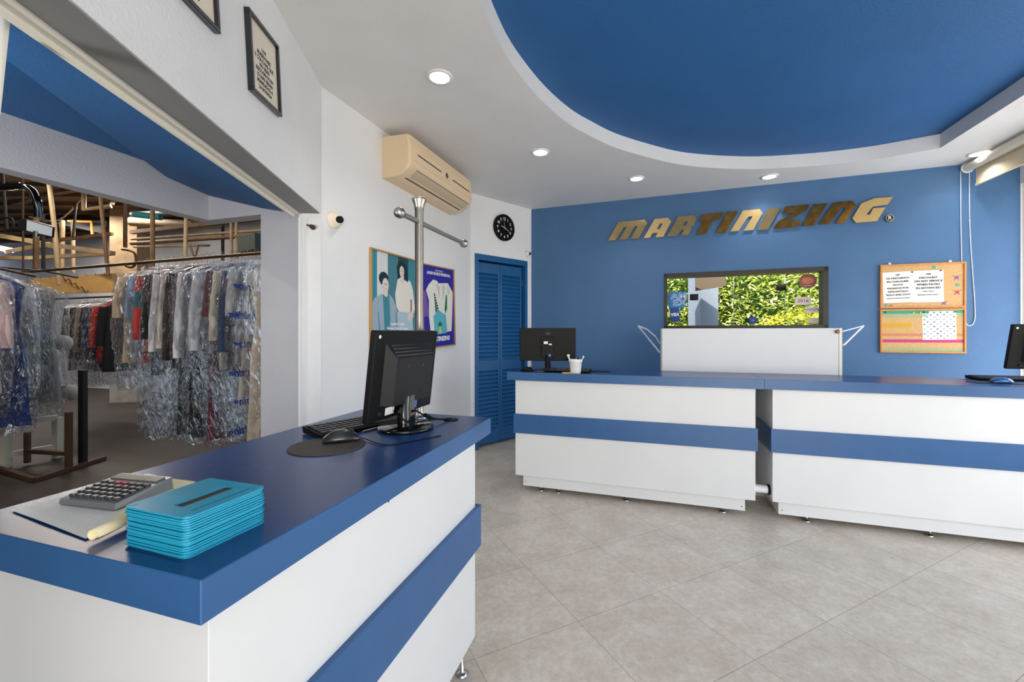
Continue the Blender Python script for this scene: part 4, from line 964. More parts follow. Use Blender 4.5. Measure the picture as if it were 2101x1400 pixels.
# ------------------------------------------------------------------ things on the rear counters
ZR = .976
bc = at_z(1124, 762, ZR); t1, T1 = monitor(frm((bc.x, bc.y, ZR), (-1, .03)), .465, .275, .085, 'wide black monitor seen from behind on the left rear counter', disc=False, off=.03, tilt=3, lg=True, base_r=.10)
b = MB(); b.tube(smooth_pts([Vector(p) for p in ((-.014, .03, .125), (0, .03, .06), (.03, .03, .02), (.10, .02, .01), (.15, 0, .006))]), .003, 6); b.build('cable', M_black, t1)
kk = at_z(1108, 764, ZR); keyboard(frm((kk.x+.0, kk.y+.02, ZR), U), .40, .13, 'black keyboard behind the white cup on the left rear counter')
mm_ = at_z(1082, 762, ZR); mouse(frm((mm_.x+.0, mm_.y-.0, ZR), (.9, -.3)), 1.0, M_black, 'small black mouse left of the monitor on the left rear counter')
cu = at_z(1183, 767, ZR); cu = Vector((cu.x, cu.y+.055, ZR)); 
t = thing('pen_cup', 'white cup of pens standing on the left rear counter', 'cup', cu)
b = MB(); b.lathe([(.040, 0), (.042, .003), (.050, .088), (.054, .090), (.055, .108), (.052, .108), (.046, .088), (.038, .01), (.001, .008)], 28); b.build('cup', M_wplast, t)
def rod(name, a, c, r, m, label, cat='pen'):
    a = Vector(a); c = Vector(c); b = MB(); b.cyl((0, 0, 0), c-a, r, n=10); b.lathe([(r*1.0, 0), (r*1.9, r), (r*2.0, r*2.4), (r*1.2, r*3.2), (.0005, r*3.4)], 12, M=Matrix.Translation(c-a))
    o = b.build(name, m); o.location = cu+a; tag(o, label, cat, 'pens in the white cup')
rod('pen', (.01, .0, .012), (-.056, .01, .128), .006, M_wplast, 'fat white pen leaning left in the white cup')
rod('pen', (-.01, .01, .012), (.062, .0, .122), .004, M_wplast, 'thin white pen leaning right in the white cup')
rod('pen', (.0, -.01, .012), (.022, .015, .110), .004, M_black, 'black pen upright in the middle of the white cup')
nn_ = at_z(1165, 765, ZR)
b = MB(); b.rbox((-.05, -.012, 0), (.03, .035, .006), .001); o = b.build('note_pad', mat('yellow_note', (232, 178, 84), .6)); o.location = (nn_.x, nn_.y-.05, ZR); tag(o, 'small yellow note pad left of the white cup', 'note pad')
b = MB(); b.prism(rrect(-.10, -.05, .10, .06, .01), 0, .003); pq = at_z(1225, 763, ZR); o = b.build('mouse_pad', M_black); o.location = (pq.x, pq.y, ZR); tag(o, 'thin black pad right of the white cup on the left rear counter', 'mouse pad')
# right counter
lft = at_Y(2066, 757, 2.62); cR = lft+U*.235
monitor(frm((cR.x, cR.y, ZR), -U), .46, .28, lft.z-ZR, 'black monitor cut off by the right edge of the picture', disc=True, off=.03, tilt=12, base_r=.09)
kq = at_z(2012, 781, ZR); keyboard(frm((kq.x, kq.y+.0, ZR), (math.cos(math.radians(-14)), math.sin(math.radians(-14)))), .42, .13, 'black keyboard at the right end of the right rear counter')
mq = at_z(2056, 787, ZR); 
b = MB(); b.prism(rrect(-.12, -.05, .10, .07, .01), 0, .003, M=Matrix.Rotation(AU, 4, 'Z')); o = b.build('mouse_pad', M_dgrey); o.location = (mq.x-.03, mq.y+.0, ZR); tag(o, 'thin dark pad under the blue mouse', 'mouse pad')
mouse(frm((mq.x, mq.y+.0, ZR+.003), (.95, -.25)), 1.0, mat('metallic_blue_plastic', (34, 92, 160), .25, coat=.4), 'metallic blue mouse on the right rear counter')

# ------------------------------------------------------------------ outside, seen through the window
struct((lambda b: b.build('ground', mat('outside_ground', (120, 118, 96), .9, noise_amt=.2)))((lambda b: (b.prism([(C3-U*.3+V*.3).xy[:], (C4+V*.3+U*.5).xy[:], (9, 12), (0, 15)], -.06, -.01), b)[1])(MB())))
ML = [mat('leaf_lime', (206, 220, 96), .7), mat('leaf_green', (146, 180, 74), .7), mat('leaf_pale', (226, 230, 150), .6), mat('leaf_yellow', (224, 214, 60), .6)]
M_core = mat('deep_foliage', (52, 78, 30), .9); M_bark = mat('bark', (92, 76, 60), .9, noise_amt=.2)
def tree(c, rx, ry, z0, z1, n, size, cols, label, seed, core=.72):
    r = random.Random(seed); t = thing('leafy_tree', label, 'tree', (c.x, c.y, 0), group='trees outside the back window'); zc, rz = (z0+z1)/2, (z1-z0)/2
    b = MB()
    for i in range(n):
        th = r.uniform(0, 2*PI); ph = math.acos(r.uniform(-1, 1)); rad = r.uniform(.72, 1.08)
        lay = .05*math.sin(ph*22)
        p = Vector(((rad+lay)*rx*math.sin(ph)*math.cos(th), (rad+lay)*ry*math.sin(ph)*math.sin(th), zc+(rad+lay)*rz*math.cos(ph)))
        a = Vector((r.uniform(-1, 1), r.uniform(-1, 1), r.uniform(-.5, .5))).normalized()*size*r.uniform(.6, 1.3); d = a.cross(Vector((r.uniform(-1, 1), r.uniform(-1, 1), 1.2))).normalized()*size*r.uniform(.3, .5)
        b.quad(p-a*.5, p+d*.5, p+a*.6-Vector((0, 0, size*.2)), p-d*.5, r.choice(cols))
    b.build('foliage', ML, t)
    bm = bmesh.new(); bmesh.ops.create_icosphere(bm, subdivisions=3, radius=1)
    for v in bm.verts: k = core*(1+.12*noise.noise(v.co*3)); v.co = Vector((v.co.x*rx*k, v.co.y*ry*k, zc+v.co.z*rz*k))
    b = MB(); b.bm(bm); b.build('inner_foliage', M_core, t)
    b = MB(); b.tube([(0, 0, 0), (.05, .02, z0*.6+.1), (.0, 0, zc)], .07, 8); b.build('trunk', M_bark, t)
def gp(x, Y): return Vector(((x-CX)/F*Y, Y, 0))
tree(gp(1378, 8.2), .75, .7, .8, 3.2, 3800, .10, [0, 0, 2, 3, 1], 'tree seen behind the blue sticker through the back window', 1)
tree(gp(1545, 8.4), 1.15, .9, .9, 3.4, 9000, .10, [0, 1, 2, 2, 0], 'large layered tree in the middle of the back window', 2)
tree(gp(1690, 8.6), 1.0, .9, .9, 3.3, 6000, .10, [0, 1, 2, 0], 'pale green tree at the right end of the back window', 3)
tree(gp(1640, 6.6), .75, .42, .5, 1.62, 6000, .065, [3, 3, 0], 'low bright yellow bush in front of the trees outside', 4, .8)
tree(gp(1462, 10.5), 1.6, .9, .3, 4.2, 3500, .2, [1, 0, 1], 'tree furthest away beyond the white post outside', 5, .8)
b = MB(); cA, cB, cC = gp(1412, 6.55), gp(1438, 6.25), gp(1474, 6.40); cD = cA+cC-cB
b.prism([cA.xy[:], cB.xy[:], cC.xy[:], cD.xy[:]], -.01, 3.2); post = tag(b.build('square_post', mat('pale_blue_white_paint', (150, 160, 170), .7)), 'pale square post with a taupe hanging panel outside the back window', 'post')
a1, a2, a3, a4 = [at_Y(x, y, 5.9) for x, y in ((1426, 545), (1491, 538), (1489, 587), (1427, 597))]
b = MB(); b.loft([[p, p+Vector((0, .03, 0))] for p in ()] or [[a1, a4, a3, a2], [p+V*.03 for p in (a1, a4, a3, a2)]]); 
for i in range(len(b.s)): b.s[i] = False
b.build('awning', mat('taupe_panel', (112, 98, 80), .8), post, 'taupe hanging panel')
gl = thing('glass_partition', 'frameless glass partition outside behind the back window', 'partition', M=frm(at_Y(1395, 682, 5.6)*1, U)); gl.location.z = 0
g0 = gl.matrix_world.copy() if False else frm((at_Y(1395, 682, 5.6).x, at_Y(1395, 682, 5.6).y, 0), U)
xs_ = [(g0.inverted() @ on_line(x, at_Y(1395, 682, 5.6), at_Y(1395, 682, 5.6)+U)).x for x in (1422, 1505, 1610, 1720)]
for i in range(3):
    b = MB(); b.box((xs_[i]+.002, 0, .02), (xs_[i+1]-.002, .008, 2.4)); b.build('pane', M_glass, gl)
b = MB(); M_gedge = mat('glass_edge', (214, 228, 214), .3)
for x in xs_[1:3]: b.box((x-.002, -.001, .02), (x+.002, .009, 2.4)); b.build('glass_edge', M_gedge, gl); b = MB()
for (x, y) in ((1424, 610), (1603, 590)):
    c = wpt(x, y, at_Y(1395, 682, 5.6), at_Y(1395, 682, 5.6)+U); lc = g0.inverted() @ c
    b = MB(); b.rbox((lc.x-.05, -.02, lc.z-.04), (lc.x+.05, .028, lc.z+.04), .004); b.build('lock_fitting', M_dark, gl)

# ------------------------------------------------------------------ workshop: bagged garments
def bag_mat():
    m = bpy.data.materials.new('clear_plastic_film'); m.use_nodes = True; nt = m.node_tree; nt.nodes.clear(); N = nt.nodes.new; L = nt.links.new
    out = N('ShaderNodeOutputMaterial'); mx = N('ShaderNodeMixShader'); tr = N('ShaderNodeBsdfTransparent'); gl_ = N('ShaderNodeBsdfGlossy')
    tr.inputs[0].default_value = (.93, .93, .94, 1); gl_.inputs['Color'].default_value = (.95, .95, .96, 1); gl_.inputs['Roughness'].default_value = .07
    tc = N('ShaderNodeTexCoord'); mp = N('ShaderNodeMapping'); mp.inputs['Scale'].default_value = (1.6, 1.6, .55); L(tc.outputs['Object'], mp.inputs[0])
    n = N('ShaderNodeTexNoise'); n.inputs['Scale'].default_value = 9; n.inputs['Detail'].default_value = 3.5; n.inputs['Roughness'].default_value = .5; n.inputs['Distortion'].default_value = 2.6
    L(mp.outputs[0], n.inputs['Vector'])
    bp = N('ShaderNodeBump'); bp.inputs['Strength'].default_value = 1.0; bp.inputs['Distance'].default_value = .09; L(n.outputs[0], bp.inputs['Height']); L(bp.outputs[0], gl_.inputs['Normal'])
    lw = N('ShaderNodeLayerWeight'); lw.inputs[0].default_value = .35; L(bp.outputs[0], lw.inputs['Normal'])
    r = N('ShaderNodeMapRange'); r.inputs[3].default_value = .045; r.inputs[4].default_value = .50; L(lw.outputs['Facing'], r.inputs[0]); L(r.outputs[0], mx.inputs[0])
    L(tr.outputs[0], mx.inputs[1]); L(gl_.outputs[0], mx.inputs[2]); L(mx.outputs[0], out.inputs[0]); return m
M_bag = bag_mat(); M_wire = mat('wire_hanger', (150, 140, 125), .35, .9)
def cloth(rgb, pat=None):
    return mat('cloth_%d_%d_%d' % rgb, rgb, .85, noise_amt=.10, nscale=6, bump=.5, bscale=12)
def sect(hw, ht, z, n, seed, amp=.12, x0=0, y0=0, pw=2.6):
    out = []
    for i in range(n):
        a = 2*PI*i/n; c, s_ = math.cos(a), math.sin(a)
        x = ht*abs(s_)**(2/pw)*(1 if s_ > 0 else -1); y = hw*abs(c)**(2/pw)*(1 if c > 0 else -1)
        k = 1+amp*noise.noise(Vector((c*2.4+seed, s_*2.4, z*3.0)))*2
        out.append(Vector((x0+x*k, y0+y*(1+amp*.25*noise.noise(Vector((seed, c*2, z*5)))), z)))
    return out
def garment(t, kind, rgb, hw, length, thick, seed, bag=None, accent=None):
    """local: x along the rod, y across (width), z down from the rod at 0"""
    b = MB(); b.tube([(0, .0, -.005), (0, .018, .012), (0, .012, .032), (0, -.010, .034), (0, -.024, .014)][::-1]+[(0, 0, -.03), (0, 0, -.075)], .0022, 6)
    b.tube([(0, 0, -.07), (0, -hw*.8, -.15), (0, hw*.8, -.15), (0, 0, -.07)], .0022, 6); b.build('hanger', M_wire, t)
    b = MB(); r = random.Random(seed)
    if kind == 'trousers':
        lv = [(-.15, hw*.75, .012), (-.17, hw*.8, thick*.7), (-.4, hw*.78, thick*.8), (-length*.7, hw*.72, thick*.7), (-length, hw*.70, thick*.55)]
    elif kind == 'dress':
        lv = [(-.09, .05, thick*.5), (-.13, hw*.6, thick*.6), (-.17, hw*.8, thick*.7), (-.35, hw*.72, thick*.8), (-.55, hw*.66, thick*.8), (-.8, hw*.85, thick), (-length*.9, hw*.95, thick*1.1), (-length, hw, thick*1.1)]
    else:
        lv = [(-.075, .045, thick*.7), (-.10, .07, thick*.8), (-.13, hw*.55, thick*.8), (-.17, hw*.86, thick*.9), (-.22, hw*.9, thick), (-.45, hw*.82, thick), (-length*.8, hw*.84, thick), (-length, hw*.86, thick*.95)]
    rings = []
    for i in range(len(lv)-1):
        a, c = lv[i], lv[i+1]; m = max(1, int(abs(c[0]-a[0])/.07))
        for k in range(m): u = k/m; rings.append(sect(a[1]+(c[1]-a[1])*u, a[2]+(c[2]-a[2])*u, a[0]+(c[0]-a[0])*u, 22, seed, .2))
    rings.append(sect(lv[-1][1], lv[-1][2], lv[-1][0], 22, seed, .2)); b.loft(rings)
    if kind in ('shirt', 'jacket'):
        for sg in (-1, 1):
            sl = r.uniform(.5, .74) if kind == 'jacket' else r.choice((.55, .36, .62))
            rr_ = []
            for k in range(9):
                u = k/8; rr_.append(sect(.050*(1-.25*u), thick*.75*(1-.2*u)+.008, -.165-sl*u, 12, seed+k*.1, .2, x0=r.uniform(-.006, .006), y0=sg*(hw*.80+.05*math.sin(u*1.6))))
            b.loft(rr_)
    ob = b.build('garment', [cloth(rgb)]+([cloth(accent)] if accent else []), t)
    if accent:
        for p in ob.data.polygons:
            if (-.42 < p.center.z < -.28): p.material_index = 1
    if bag:
        b = MB(); zb = -bag; lv = [(-.045, .03, .012), (-.075, hw*.35, .02), (-.12, hw*.75, thick*.9), (-.17, hw*1.12, thick*1.25), (-.3, hw*1.22, thick*1.4), (-.7, hw*1.24, thick*1.4), (-max(length, .9), hw*1.12, thick*1.4), (zb*.97, hw*1.0, thick*1.5), (zb, hw*1.14, thick*1.9)]
        if zb > -max(length, .9)*1.02: lv = lv[:6]+[(zb, hw*1.2, thick*1.5)]
        rings = []
        for i in range(len(lv)-1):
            a, c = lv[i], lv[i+1]; m = max(1, int(abs(c[0]-a[0])/.035))
            for k in range(m):
                u = k/m; z = a[0]+(c[0]-a[0])*u; ring_ = sect(a[1]+(c[1]-a[1])*u, a[2]+(c[2]-a[2])*u, z, 30, seed+5, .1)
                for q in ring_: d = noise.noise(Vector((q.x*20, q.y*13+seed, q.z*9)))+.5*noise.noise(Vector((q.x*50, q.y*34+seed, q.z*20))); q.x += d*.013*(1 if z < -.1 else .3); q.y += d*.010*(1 if z < -.1 else .3)
                rings.append(ring_)
        b.loft(rings, cap=False); b.build('plastic_cover', M_bag, t)
ROD = 1.95
R0 = at_z(535, 519.5, ROD); RU = (math.cos(math.radians(-19)), math.sin(math.radians(-19)), 0); RU = Vector(RU); RV = Vector((-RU.y, RU.x, 0))
def on_rod(xn, hw): q = on_line(xn, R0-RV*hw, R0-RV*hw-RU); return q+RV*hw
NG = 'bagged garments on the long rail by the grey panel'
GS = [ # near-edge px, kind, colour, half width, length, thickness, bag length, accent, label
 (243, 'shirt', (214, 190, 158), .23, .92, .030, 1.20, None, 'bagged tan long sleeved garment, leftmost on the long rail'),
 (268, 'shirt', (150, 170, 198), .22, .88, .022, 1.15, None, 'bagged pale blue striped shirt beside the tan garment on the long rail'),
 (284, 'shirt', (206, 66, 62), .23, .92, .026, 1.55, (40, 120, 140), 'bagged red garment with a teal band on the long rail'),
 (301, 'jacket', (34, 30, 32), .23, 1.02, .034, 1.62, None, 'bagged black jacket between the red garment and a white sleeve'),
 (318, 'jacket', (212, 212, 216), .22, .62, .030, 1.60, None, 'bagged short white jacket, leftmost of the white ones on the long rail'),
 (334, 'shirt', (216, 206, 190), .21, .80, .022, 1.50, None, 'bagged cream shirt right of the short white jacket'),
 (345, 'jacket', (46, 36, 32), .23, .95, .030, 1.60, None, 'bagged dark brown jacket in the middle of the long rail'),
 (361, 'dress', (24, 44, 34), .21, 1.50, .030, 1.60, None, 'bagged long dark green dress on the long rail'),
 (368, 'jacket', (222, 222, 226), .23, .60, .028, 1.30, None, 'bagged white jacket hanging in front of the dark green dress'),
 (384, 'dress', (18, 18, 20), .22, 1.52, .034, 1.62, None, 'bagged long black dress on the long rail'),
 (398, 'jacket', (208, 210, 218), .24, .66, .032, 1.35, None, 'bagged pale grey jacket with long sleeves right of the black dress'),
 (424, 'dress', (104, 18, 40), .21, 1.52, .032, 1.62, None, 'bagged long wine red dress on the long rail'),
 (428, 'shirt', (96, 56, 62), .22, .8, .022, 1.30, None, 'bagged dull maroon shirt in front of the wine red dress'),
 (441, 'shirt', (206, 198, 180), .23, .95, .030, 1.50, None, 'bagged silvery cream garment right of the maroon shirt'),
 (459, 'jacket', (52, 66, 98), .22, 1.0, .028, 1.50, None, 'bagged navy garment right of the silvery cream one'),
 (474, 'shirt', (186, 186, 186), .22, .90, .024, 1.55, None, 'bagged light grey garment right of the navy one'),
 (489, 'dress', (220, 204, 184), .22, 1.15, .028, 1.60, None, 'bagged cream long garment near the grey panel'),
 (507, 'dress', (226, 206, 178), .22, 1.48, .030, 1.60, (206, 190, 168), 'bagged beige garment with blue printed film, last before the grey panel')]
t_last = None
for i, (x, kd_, rgb, hw, ln, th_, bg_, ac, lb) in enumerate(GS):
    p = on_rod(x, hw); t = thing('bagged_garment', lb, 'garment', M=Matrix(((RU.x, RV.x, 0, p.x), (RU.y, RV.y, 0, p.y), (0, 0, 1, ROD), (0, 0, 0, 1))), group=NG)
    garment(t, kd_, rgb, hw, ln, th_, 11+i*3.7, bg_, ac); t_last = t
# blue printing on the film of the last garment
for k in range(6):
    b = MB(); z = -.30-.22*k
    Mt = Matrix.Translation((-.052, -.13 if k % 2 else -.05, z)) @ Matrix(((0, 0, -1, 0), (-1, 0, 0, 0), (0, 1, 0, 0), (0, 0, 0, 1)))
    b.text('martinizing' if k % 2 else 'Dry Cleaning', .085, 0, 0, 0, M=Mt, bold=.003, shear=.25)
    b.build('film_print', mat('blue_film_print', (36, 72, 160), .4), t_last)
# rail and its hook
a = R0+RU*.5; c = on_line(40, R0, R0-RU); c.z = ROD
b = MB(); b.cyl((0, 0, 0), c-a, .014, n=12); o = b.build('hanging_rail', mat('brown_steel', (92, 66, 40), .35, .7)); o.location = a; tag(o, 'long brown steel hanging rail carrying the bagged garments', 'hanging rail')
hk = on_line(270, R0, R0-RU); yk = hk.y
P = [at_Y(x, y, yk) for x, y in ((257, 395), (257, 470), (257, 508), (250, 512), (264, 514), (276, 520), (279, 536), (275, 546), (266, 549), (257, 545))]
b = MB(); b.tube([p-P[0] for p in P[:3]], .016, 10); b.tube(smooth_pts([p-P[0] for p in P[3:]]), .010, 8); o = b.build('rail_hook', mat('brown_steel', (92, 66, 40), .35, .7)); o.location = P[0]; tag(o, 'brown steel drop pipe with a J shaped hook holding the long rail', 'hook')
for (x0, x1, lb) in ((388, 424, 'orange hanging strip above the middle of the long rail'), (487, 497, 'small orange tag near the right end of the long rail')):
    p = on_line(x0, R0, R0-RU); q = on_line(x1, R0, R0-RU); p.z = ROD-.075; b = MB(); d = q-p; d.z = 0; b.rbox((0, -.004, -.016), (d.length, .004, .014), .002); o = b.build('size_marker', mat('orange_plastic', (236, 88, 44), .4)); o.matrix_world = frm(p, d); tag(o, lb, 'marker', 'orange markers on the long rail')

# left group: garments on a rail running away from the viewer
WX = Vector((.89, .456, 0)).normalized(); WN = Vector((-WX.y, WX.x, 0))
LG = [(14, 3.62, 'shirt', (226, 196, 196), .24, 1.10, 1.35, 'bagged pale pink garment at the left edge of the picture'),
      (66, 3.85, 'dress', (28, 60, 130), .25, 1.42, 1.55, 'bagged royal blue long garment beside the pale pink one'),
      (70, 4.05, 'shirt', (214, 214, 224), .24, .95, 1.5, 'bagged white and navy garment behind the royal blue one'),
      (84, 4.20, 'dress', (140, 180, 150), .24, .82, 1.5, 'bagged green printed garment between blue and grey'),
      (92, 4.32, 'trousers', (24, 96, 142), .24, 1.30, 1.5, 'bagged teal blue trousers behind the green print'),
      (128, 4.45, 'dress', (158, 156, 160), .26, 1.30, 1.55, 'bagged grey garment nearest the black rack post')]
for i, (xe, Y, kd_, rgb, hw, ln, bg_, lb) in enumerate(LG):
    e = gp(xe, Y); c = e-WX*hw
    t = thing('bagged_garment', lb, 'garment', M=Matrix(((WN.x, WX.x, 0, c.x), (WN.y, WX.y, 0, c.y), (0, 0, 1, 1.88), (0, 0, 0, 1))), group='bagged garments at the left edge')
    garment(t, kd_, rgb, hw, ln, .035, 60+i*5.1, bg_)
ca_, cb_ = gp(14, 3.62)-WX*.25, gp(128, 4.45)-WX*.25; dr = (cb_-ca_).normalized()
# steel rack under them
M_rust = mat('rusty_brown_steel', (82, 58, 44), .6, .4); M_bsteel = mat('black_steel', (20, 17, 16), .5, .3)
rk0 = at_z(170, 955, 0); rk1 = at_z(141, 966, 0)
t = thing('garment_rack', 'rusty steel garment rack with black post under the left garments', 'rack', (rk0.x, rk0.y, 0))
def bars(name, segs, r, m, par, o0):
    for s_ in segs:
        b = MB(); a, c = Vector(s_[0])-o0, Vector(s_[1])-o0; d = c-a; q = d.to_track_quat('Z', 'Y').to_matrix().to_4x4(); q.translation = a
        b.box((-r, -r, 0), (r, r, d.length), M=q); b.build(name, m, par)
o0 = Vector((rk0.x, rk0.y, 0)); up = lambda p, z: Vector((p.x, p.y, z))
bars('post', [(up(rk0, 0), up(rk0, .93))], .024, M_bsteel, t, o0)
bars('post', [(up(rk1, 0), up(rk1, .55))], .020, M_rust, t, o0)
far = ca_-dr*.3; far.z = 1.895
top1 = up(cb_+dr*.1, 1.885); b = MB(); b.cyl((0, 0, 0), far-top1, .013, n=10)
for k_ in (.15, .9): q_ = (far-top1)*k_; b.cyl(q_, q_+Vector((0, 0, 1.66)), .008, n=8)
o = b.build('hanging_rail', M_rust); o.location = top1; tag(o, 'steel rail holding the bagged garments at the left edge', 'hanging rail')
g1, g2, g3 = at_z(72, 985, .02), at_z(-40, 950, .02), at_z(215, 940, .02)
bars('base_bar', [(g1, g2), (g1, g3), (up(rk1, .16), at_z(55, 926, .16))], .018, M_rust, t, o0)
bars('stub', [(at_z(56, 950, .02), at_z(56, 950, .02)+Vector((0, 0, .30)))], .018, M_rust, t, o0)
for (x, y, lb) in ((130, 704, 'upper'), (146, 806, 'lower')):
    c = at_Y(x, y, 4.75); b = MB(); b.lathe([(.001, -.004), (.085, -.004), (.087, 0), (.085, .004), (.001, .004)], 28, M=Matrix.Rotation(PI/2, 4, 'X')); o = b.build('round_disc', mat('milky_plastic', (196, 194, 190), .4)); o.parent = t; o.matrix_local = Matrix.Translation(c-o0) @ Matrix.Rotation(.4, 4, 'Z'); o['label'] = 'milky round plastic disc'
# pale wooden trestle behind the rack
t0_ = at_z(12, 960, 0); t1_ = at_z(118, 940, 0); t = thing('low_bench', 'pale painted low bench behind the left rack', 'bench', t0_)
bars('leg', [(t0_, t0_+Vector((0, 0, .42))), (t1_, t1_+Vector((0, 0, .42)))], .03, mat('pale_painted_wood', (190, 184, 168), .6), t, t0_)
bars('rail', [(t0_+Vector((0, 0, .42)), t1_+Vector((0, 0, .42))), (t0_+Vector((0, 0, .12)), t1_+Vector((0, 0, .12)))], .025, mat('pale_painted_wood', (190, 184, 168), .6), t, t0_)

# back group under the tag board
BG_ = [(132, 'jacket', (70, 52, 44), 'dark brown bagged garment, leftmost under the tag board'), (146, 'shirt', (40, 36, 36), 'black bagged garment second from the left under the tag board'), (158, 'shirt', (150, 130, 112), 'dull tan bagged garment under the tag board'),
       (168, 'jacket', (44, 38, 38), 'near black bagged garment in the middle under the tag board'), (177, 'shirt', (26, 46, 130), 'blue bagged garment under the tag board'), (184, 'jacket', (34, 30, 30), 'black bagged garment right of the blue one under the tag board'),
       (191, 'shirt', (190, 40, 48), 'red bagged garment under the right end of the tag board'), (204, 'jacket', (12, 12, 13), 'large plain black coat without a bag, rightmost under the tag board')]
BY = 6.3; rodz = z_at(612, BY)
for i, (xn, kd_, rgb, lb) in enumerate(BG_):
    hw = .25; base = gp(250, BY-.35); q = on_line(xn, base-RV*hw, base-RV*hw-RU)+RV*hw
    t = thing('hanging_garment', lb, 'garment', M=Matrix(((RU.x, RV.x, 0, q.x), (RU.y, RV.y, 0, q.y), (0, 0, 1, rodz), (0, 0, 0, 1))), group='dark garments under the tag board')
    garment(t, kd_, rgb, hw, 1.05 if kd_ == 'jacket' else .9, .05 if i == 7 else .035, 100+i*2.3, None if i == 7 else 1.3)
a = gp(250, BY-.35)+RU*.1; a.z = rodz; c = on_line(95, gp(250, BY-.35), gp(250, BY-.35)-RU); c.z = rodz
b = MB(); b.cyl((0, 0, 0), c-a, .015, n=10); o = b.build('hanging_rail', M_rust); o.location = a; tag(o, 'dark hanging rail below the tag board', 'hanging rail')
# tag board
b = MB(); P = [at_Y(x, y, 6.5) for x, y in ((62, 572), (229, 561), (232, 600), (62, 603))]; o0 = P[0].copy()
b.loft([[p-o0 for p in P], [p-o0+Vector((.03, .05, 0)) for p in P]])
for i in range(len(b.s)): b.s[i] = False
t = thing('tag_board', 'honey coloured wooden tag board hanging above the dark garments', 'board', o0); b.build('board', mat('plywood', (200, 156, 96), .6, noise_amt=.1), t)
for k in range(9):
    u = (k+.5)/9; p = P[0].lerp(P[1], u)-o0+Vector((-.0, -.01, -.02)); b = MB(); b.tube([p, p+Vector((0, -.03, .0)), p+Vector((0, -.035, .03))], .004, 5); b.build('hook', M_wire, t)
b = MB(); p = P[0].lerp(P[1], .5)-o0; b.tube([p+Vector((.05*k-.1, -.03+.0*k, -.02-.03*k+.03*math.cos(k*PI))) for k in range(9)], .006, 6); b.build('spiral', M_bsteel, t)

# ------------------------------------------------------------------ workshop: column, beams, pipes
M_tan = mat('tan_timber', (146, 122, 92), .7, noise_amt=.25, nscale=5); M_brn = mat('brown_timber', (104, 76, 48), .7, noise_amt=.3, nscale=5); M_pipe = mat('tan_pipe', (170, 146, 112), .5, noise_amt=.15, nscale=4)
M_org = mat('orange_steel', (196, 124, 40), .5); M_bk = mat('sooty_black', (28, 24, 22), .6)
b = MB(); q = at_z(250, 826, 0); w_ = .22
b.box((-w_, -w_, 0), (w_, w_, 2.15), 0); b.box((-w_, -w_, 2.15), (w_, w_, 3.6), 1); o = b.build('column', [mat('worn_white_column', (196, 192, 184), .8, noise_amt=.15), M_tan]); o.location = (q.x, q.y+.2, 0); o.rotation_euler = (0, 0, AU+.5); tag(o, 'square column, white below and tan above, in the workshop', 'column')
def pipe(pts, r, m, label, name='steel_pipe', cat='pipe', sm=False, sq=False, group='overhead pipes and beams of the workshop'):
    P = [at_Y(*p) for p in pts]; o0 = P[0].copy(); P = [p-o0 for p in P]
    b = MB()
    if sq:
        for i in range(len(P)-1):
            d = P[i+1]-P[i]; q_ = d.to_track_quat('Z', 'Y').to_matrix().to_4x4(); q_.translation = P[i]; b.box((-r, -r, 0), (r, r, d.length), M=q_)
    else: b.tube(smooth_pts(P) if sm else P, r, 10)
    o = b.build(name, m); o.location = o0; tag(o, label, cat, group)
pipe([(94, 320, 6), (112, 470, 6), (121, 585, 6)], .026, M_pipe, 'slightly slanting tan pipe left of the work lamp')
pipe([(-20, 418, 8.6), (120, 446, 8.4), (232, 470, 8.2)], .13, M_bk, 'thick black beam under the workshop roof', 'roof_beam', 'beam', sq=True)
pipe([(-10, 482, 6.6), (60, 494, 6.6), (112, 506, 6.6)], .034, M_tan, 'tan timber sloping from the left edge under the work lamp', 'timber_beam', 'beam', sq=True)
pipe([(10, 517, 6.3), (102, 500, 6.8)], .026, M_tan, 'tan timber rising from the bright tube to the slanting pipe', 'timber_beam', 'beam', sq=True)
pipe([(108, 503, 6.4), (232, 520, 6.2)], .032, M_tan, 'tan timber right of the slanting pipe, sloping to the column', 'timber_beam', 'beam', sq=True)
pipe([(-10, 529, 6.8), (60, 530, 6.8), (228, 521, 7.0)], .028, M_tan, 'thin tan rail above the tag board', 'timber_beam', 'beam', sq=True)
pipe([(108, 494, 7.2), (230, 480, 7.2)], .025, M_brn, 'brown rail rising from the lamp to the column', 'timber_beam', 'beam', sq=True)
pipe([(172, 365, 6.5), (172, 430, 6.5), (228, 423, 6.6)], .034, M_pipe, 'tan elbow pipe left of the column')
pipe([(200, 345, 6), (222, 565, 6)], .022, M_brn, 'thin brown drop pipe just left of the column')
pipe([(140, 454, 8), (188, 455, 8), (190, 488, 8)], .025, M_org, 'orange pipe frame behind the lamp')
pipe([(156, 418, 7), (150, 488, 7)], .018, M_bk, 'thin black rod above the tag board')
pipe([(74, 440, 5.6), (74, 552, 5.6)], .03, M_brn, 'short brown post left of the slanting pipe')
pipe([(88, 440, 5.8), (89, 552, 5.8)], .02, M_bk, 'short black post left of the slanting pipe')
pipe([(128, 452, 7.4), (127, 556, 7.4)], .035, M_pipe, 'short tan post above the tag board')
pipe([(150, 452, 7.4), (150, 560, 7.4)], .028, M_pipe, 'short rusty post above the middle of the tag board')
pipe([(0, 549, 5), (90, 556, 5.2), (160, 570, 5.4)], .012, M_bk, 'thin black line drooping over the left garments')
pipe([(313, 350, 6), (313, 560, 6)], .028, M_brn, 'dark brown drop pipe right of the J hook')
pipe([(384, 355, 6.2), (380, 530, 6.2)], .024, M_pipe, 'tan drop pipe with chain above the long rail')
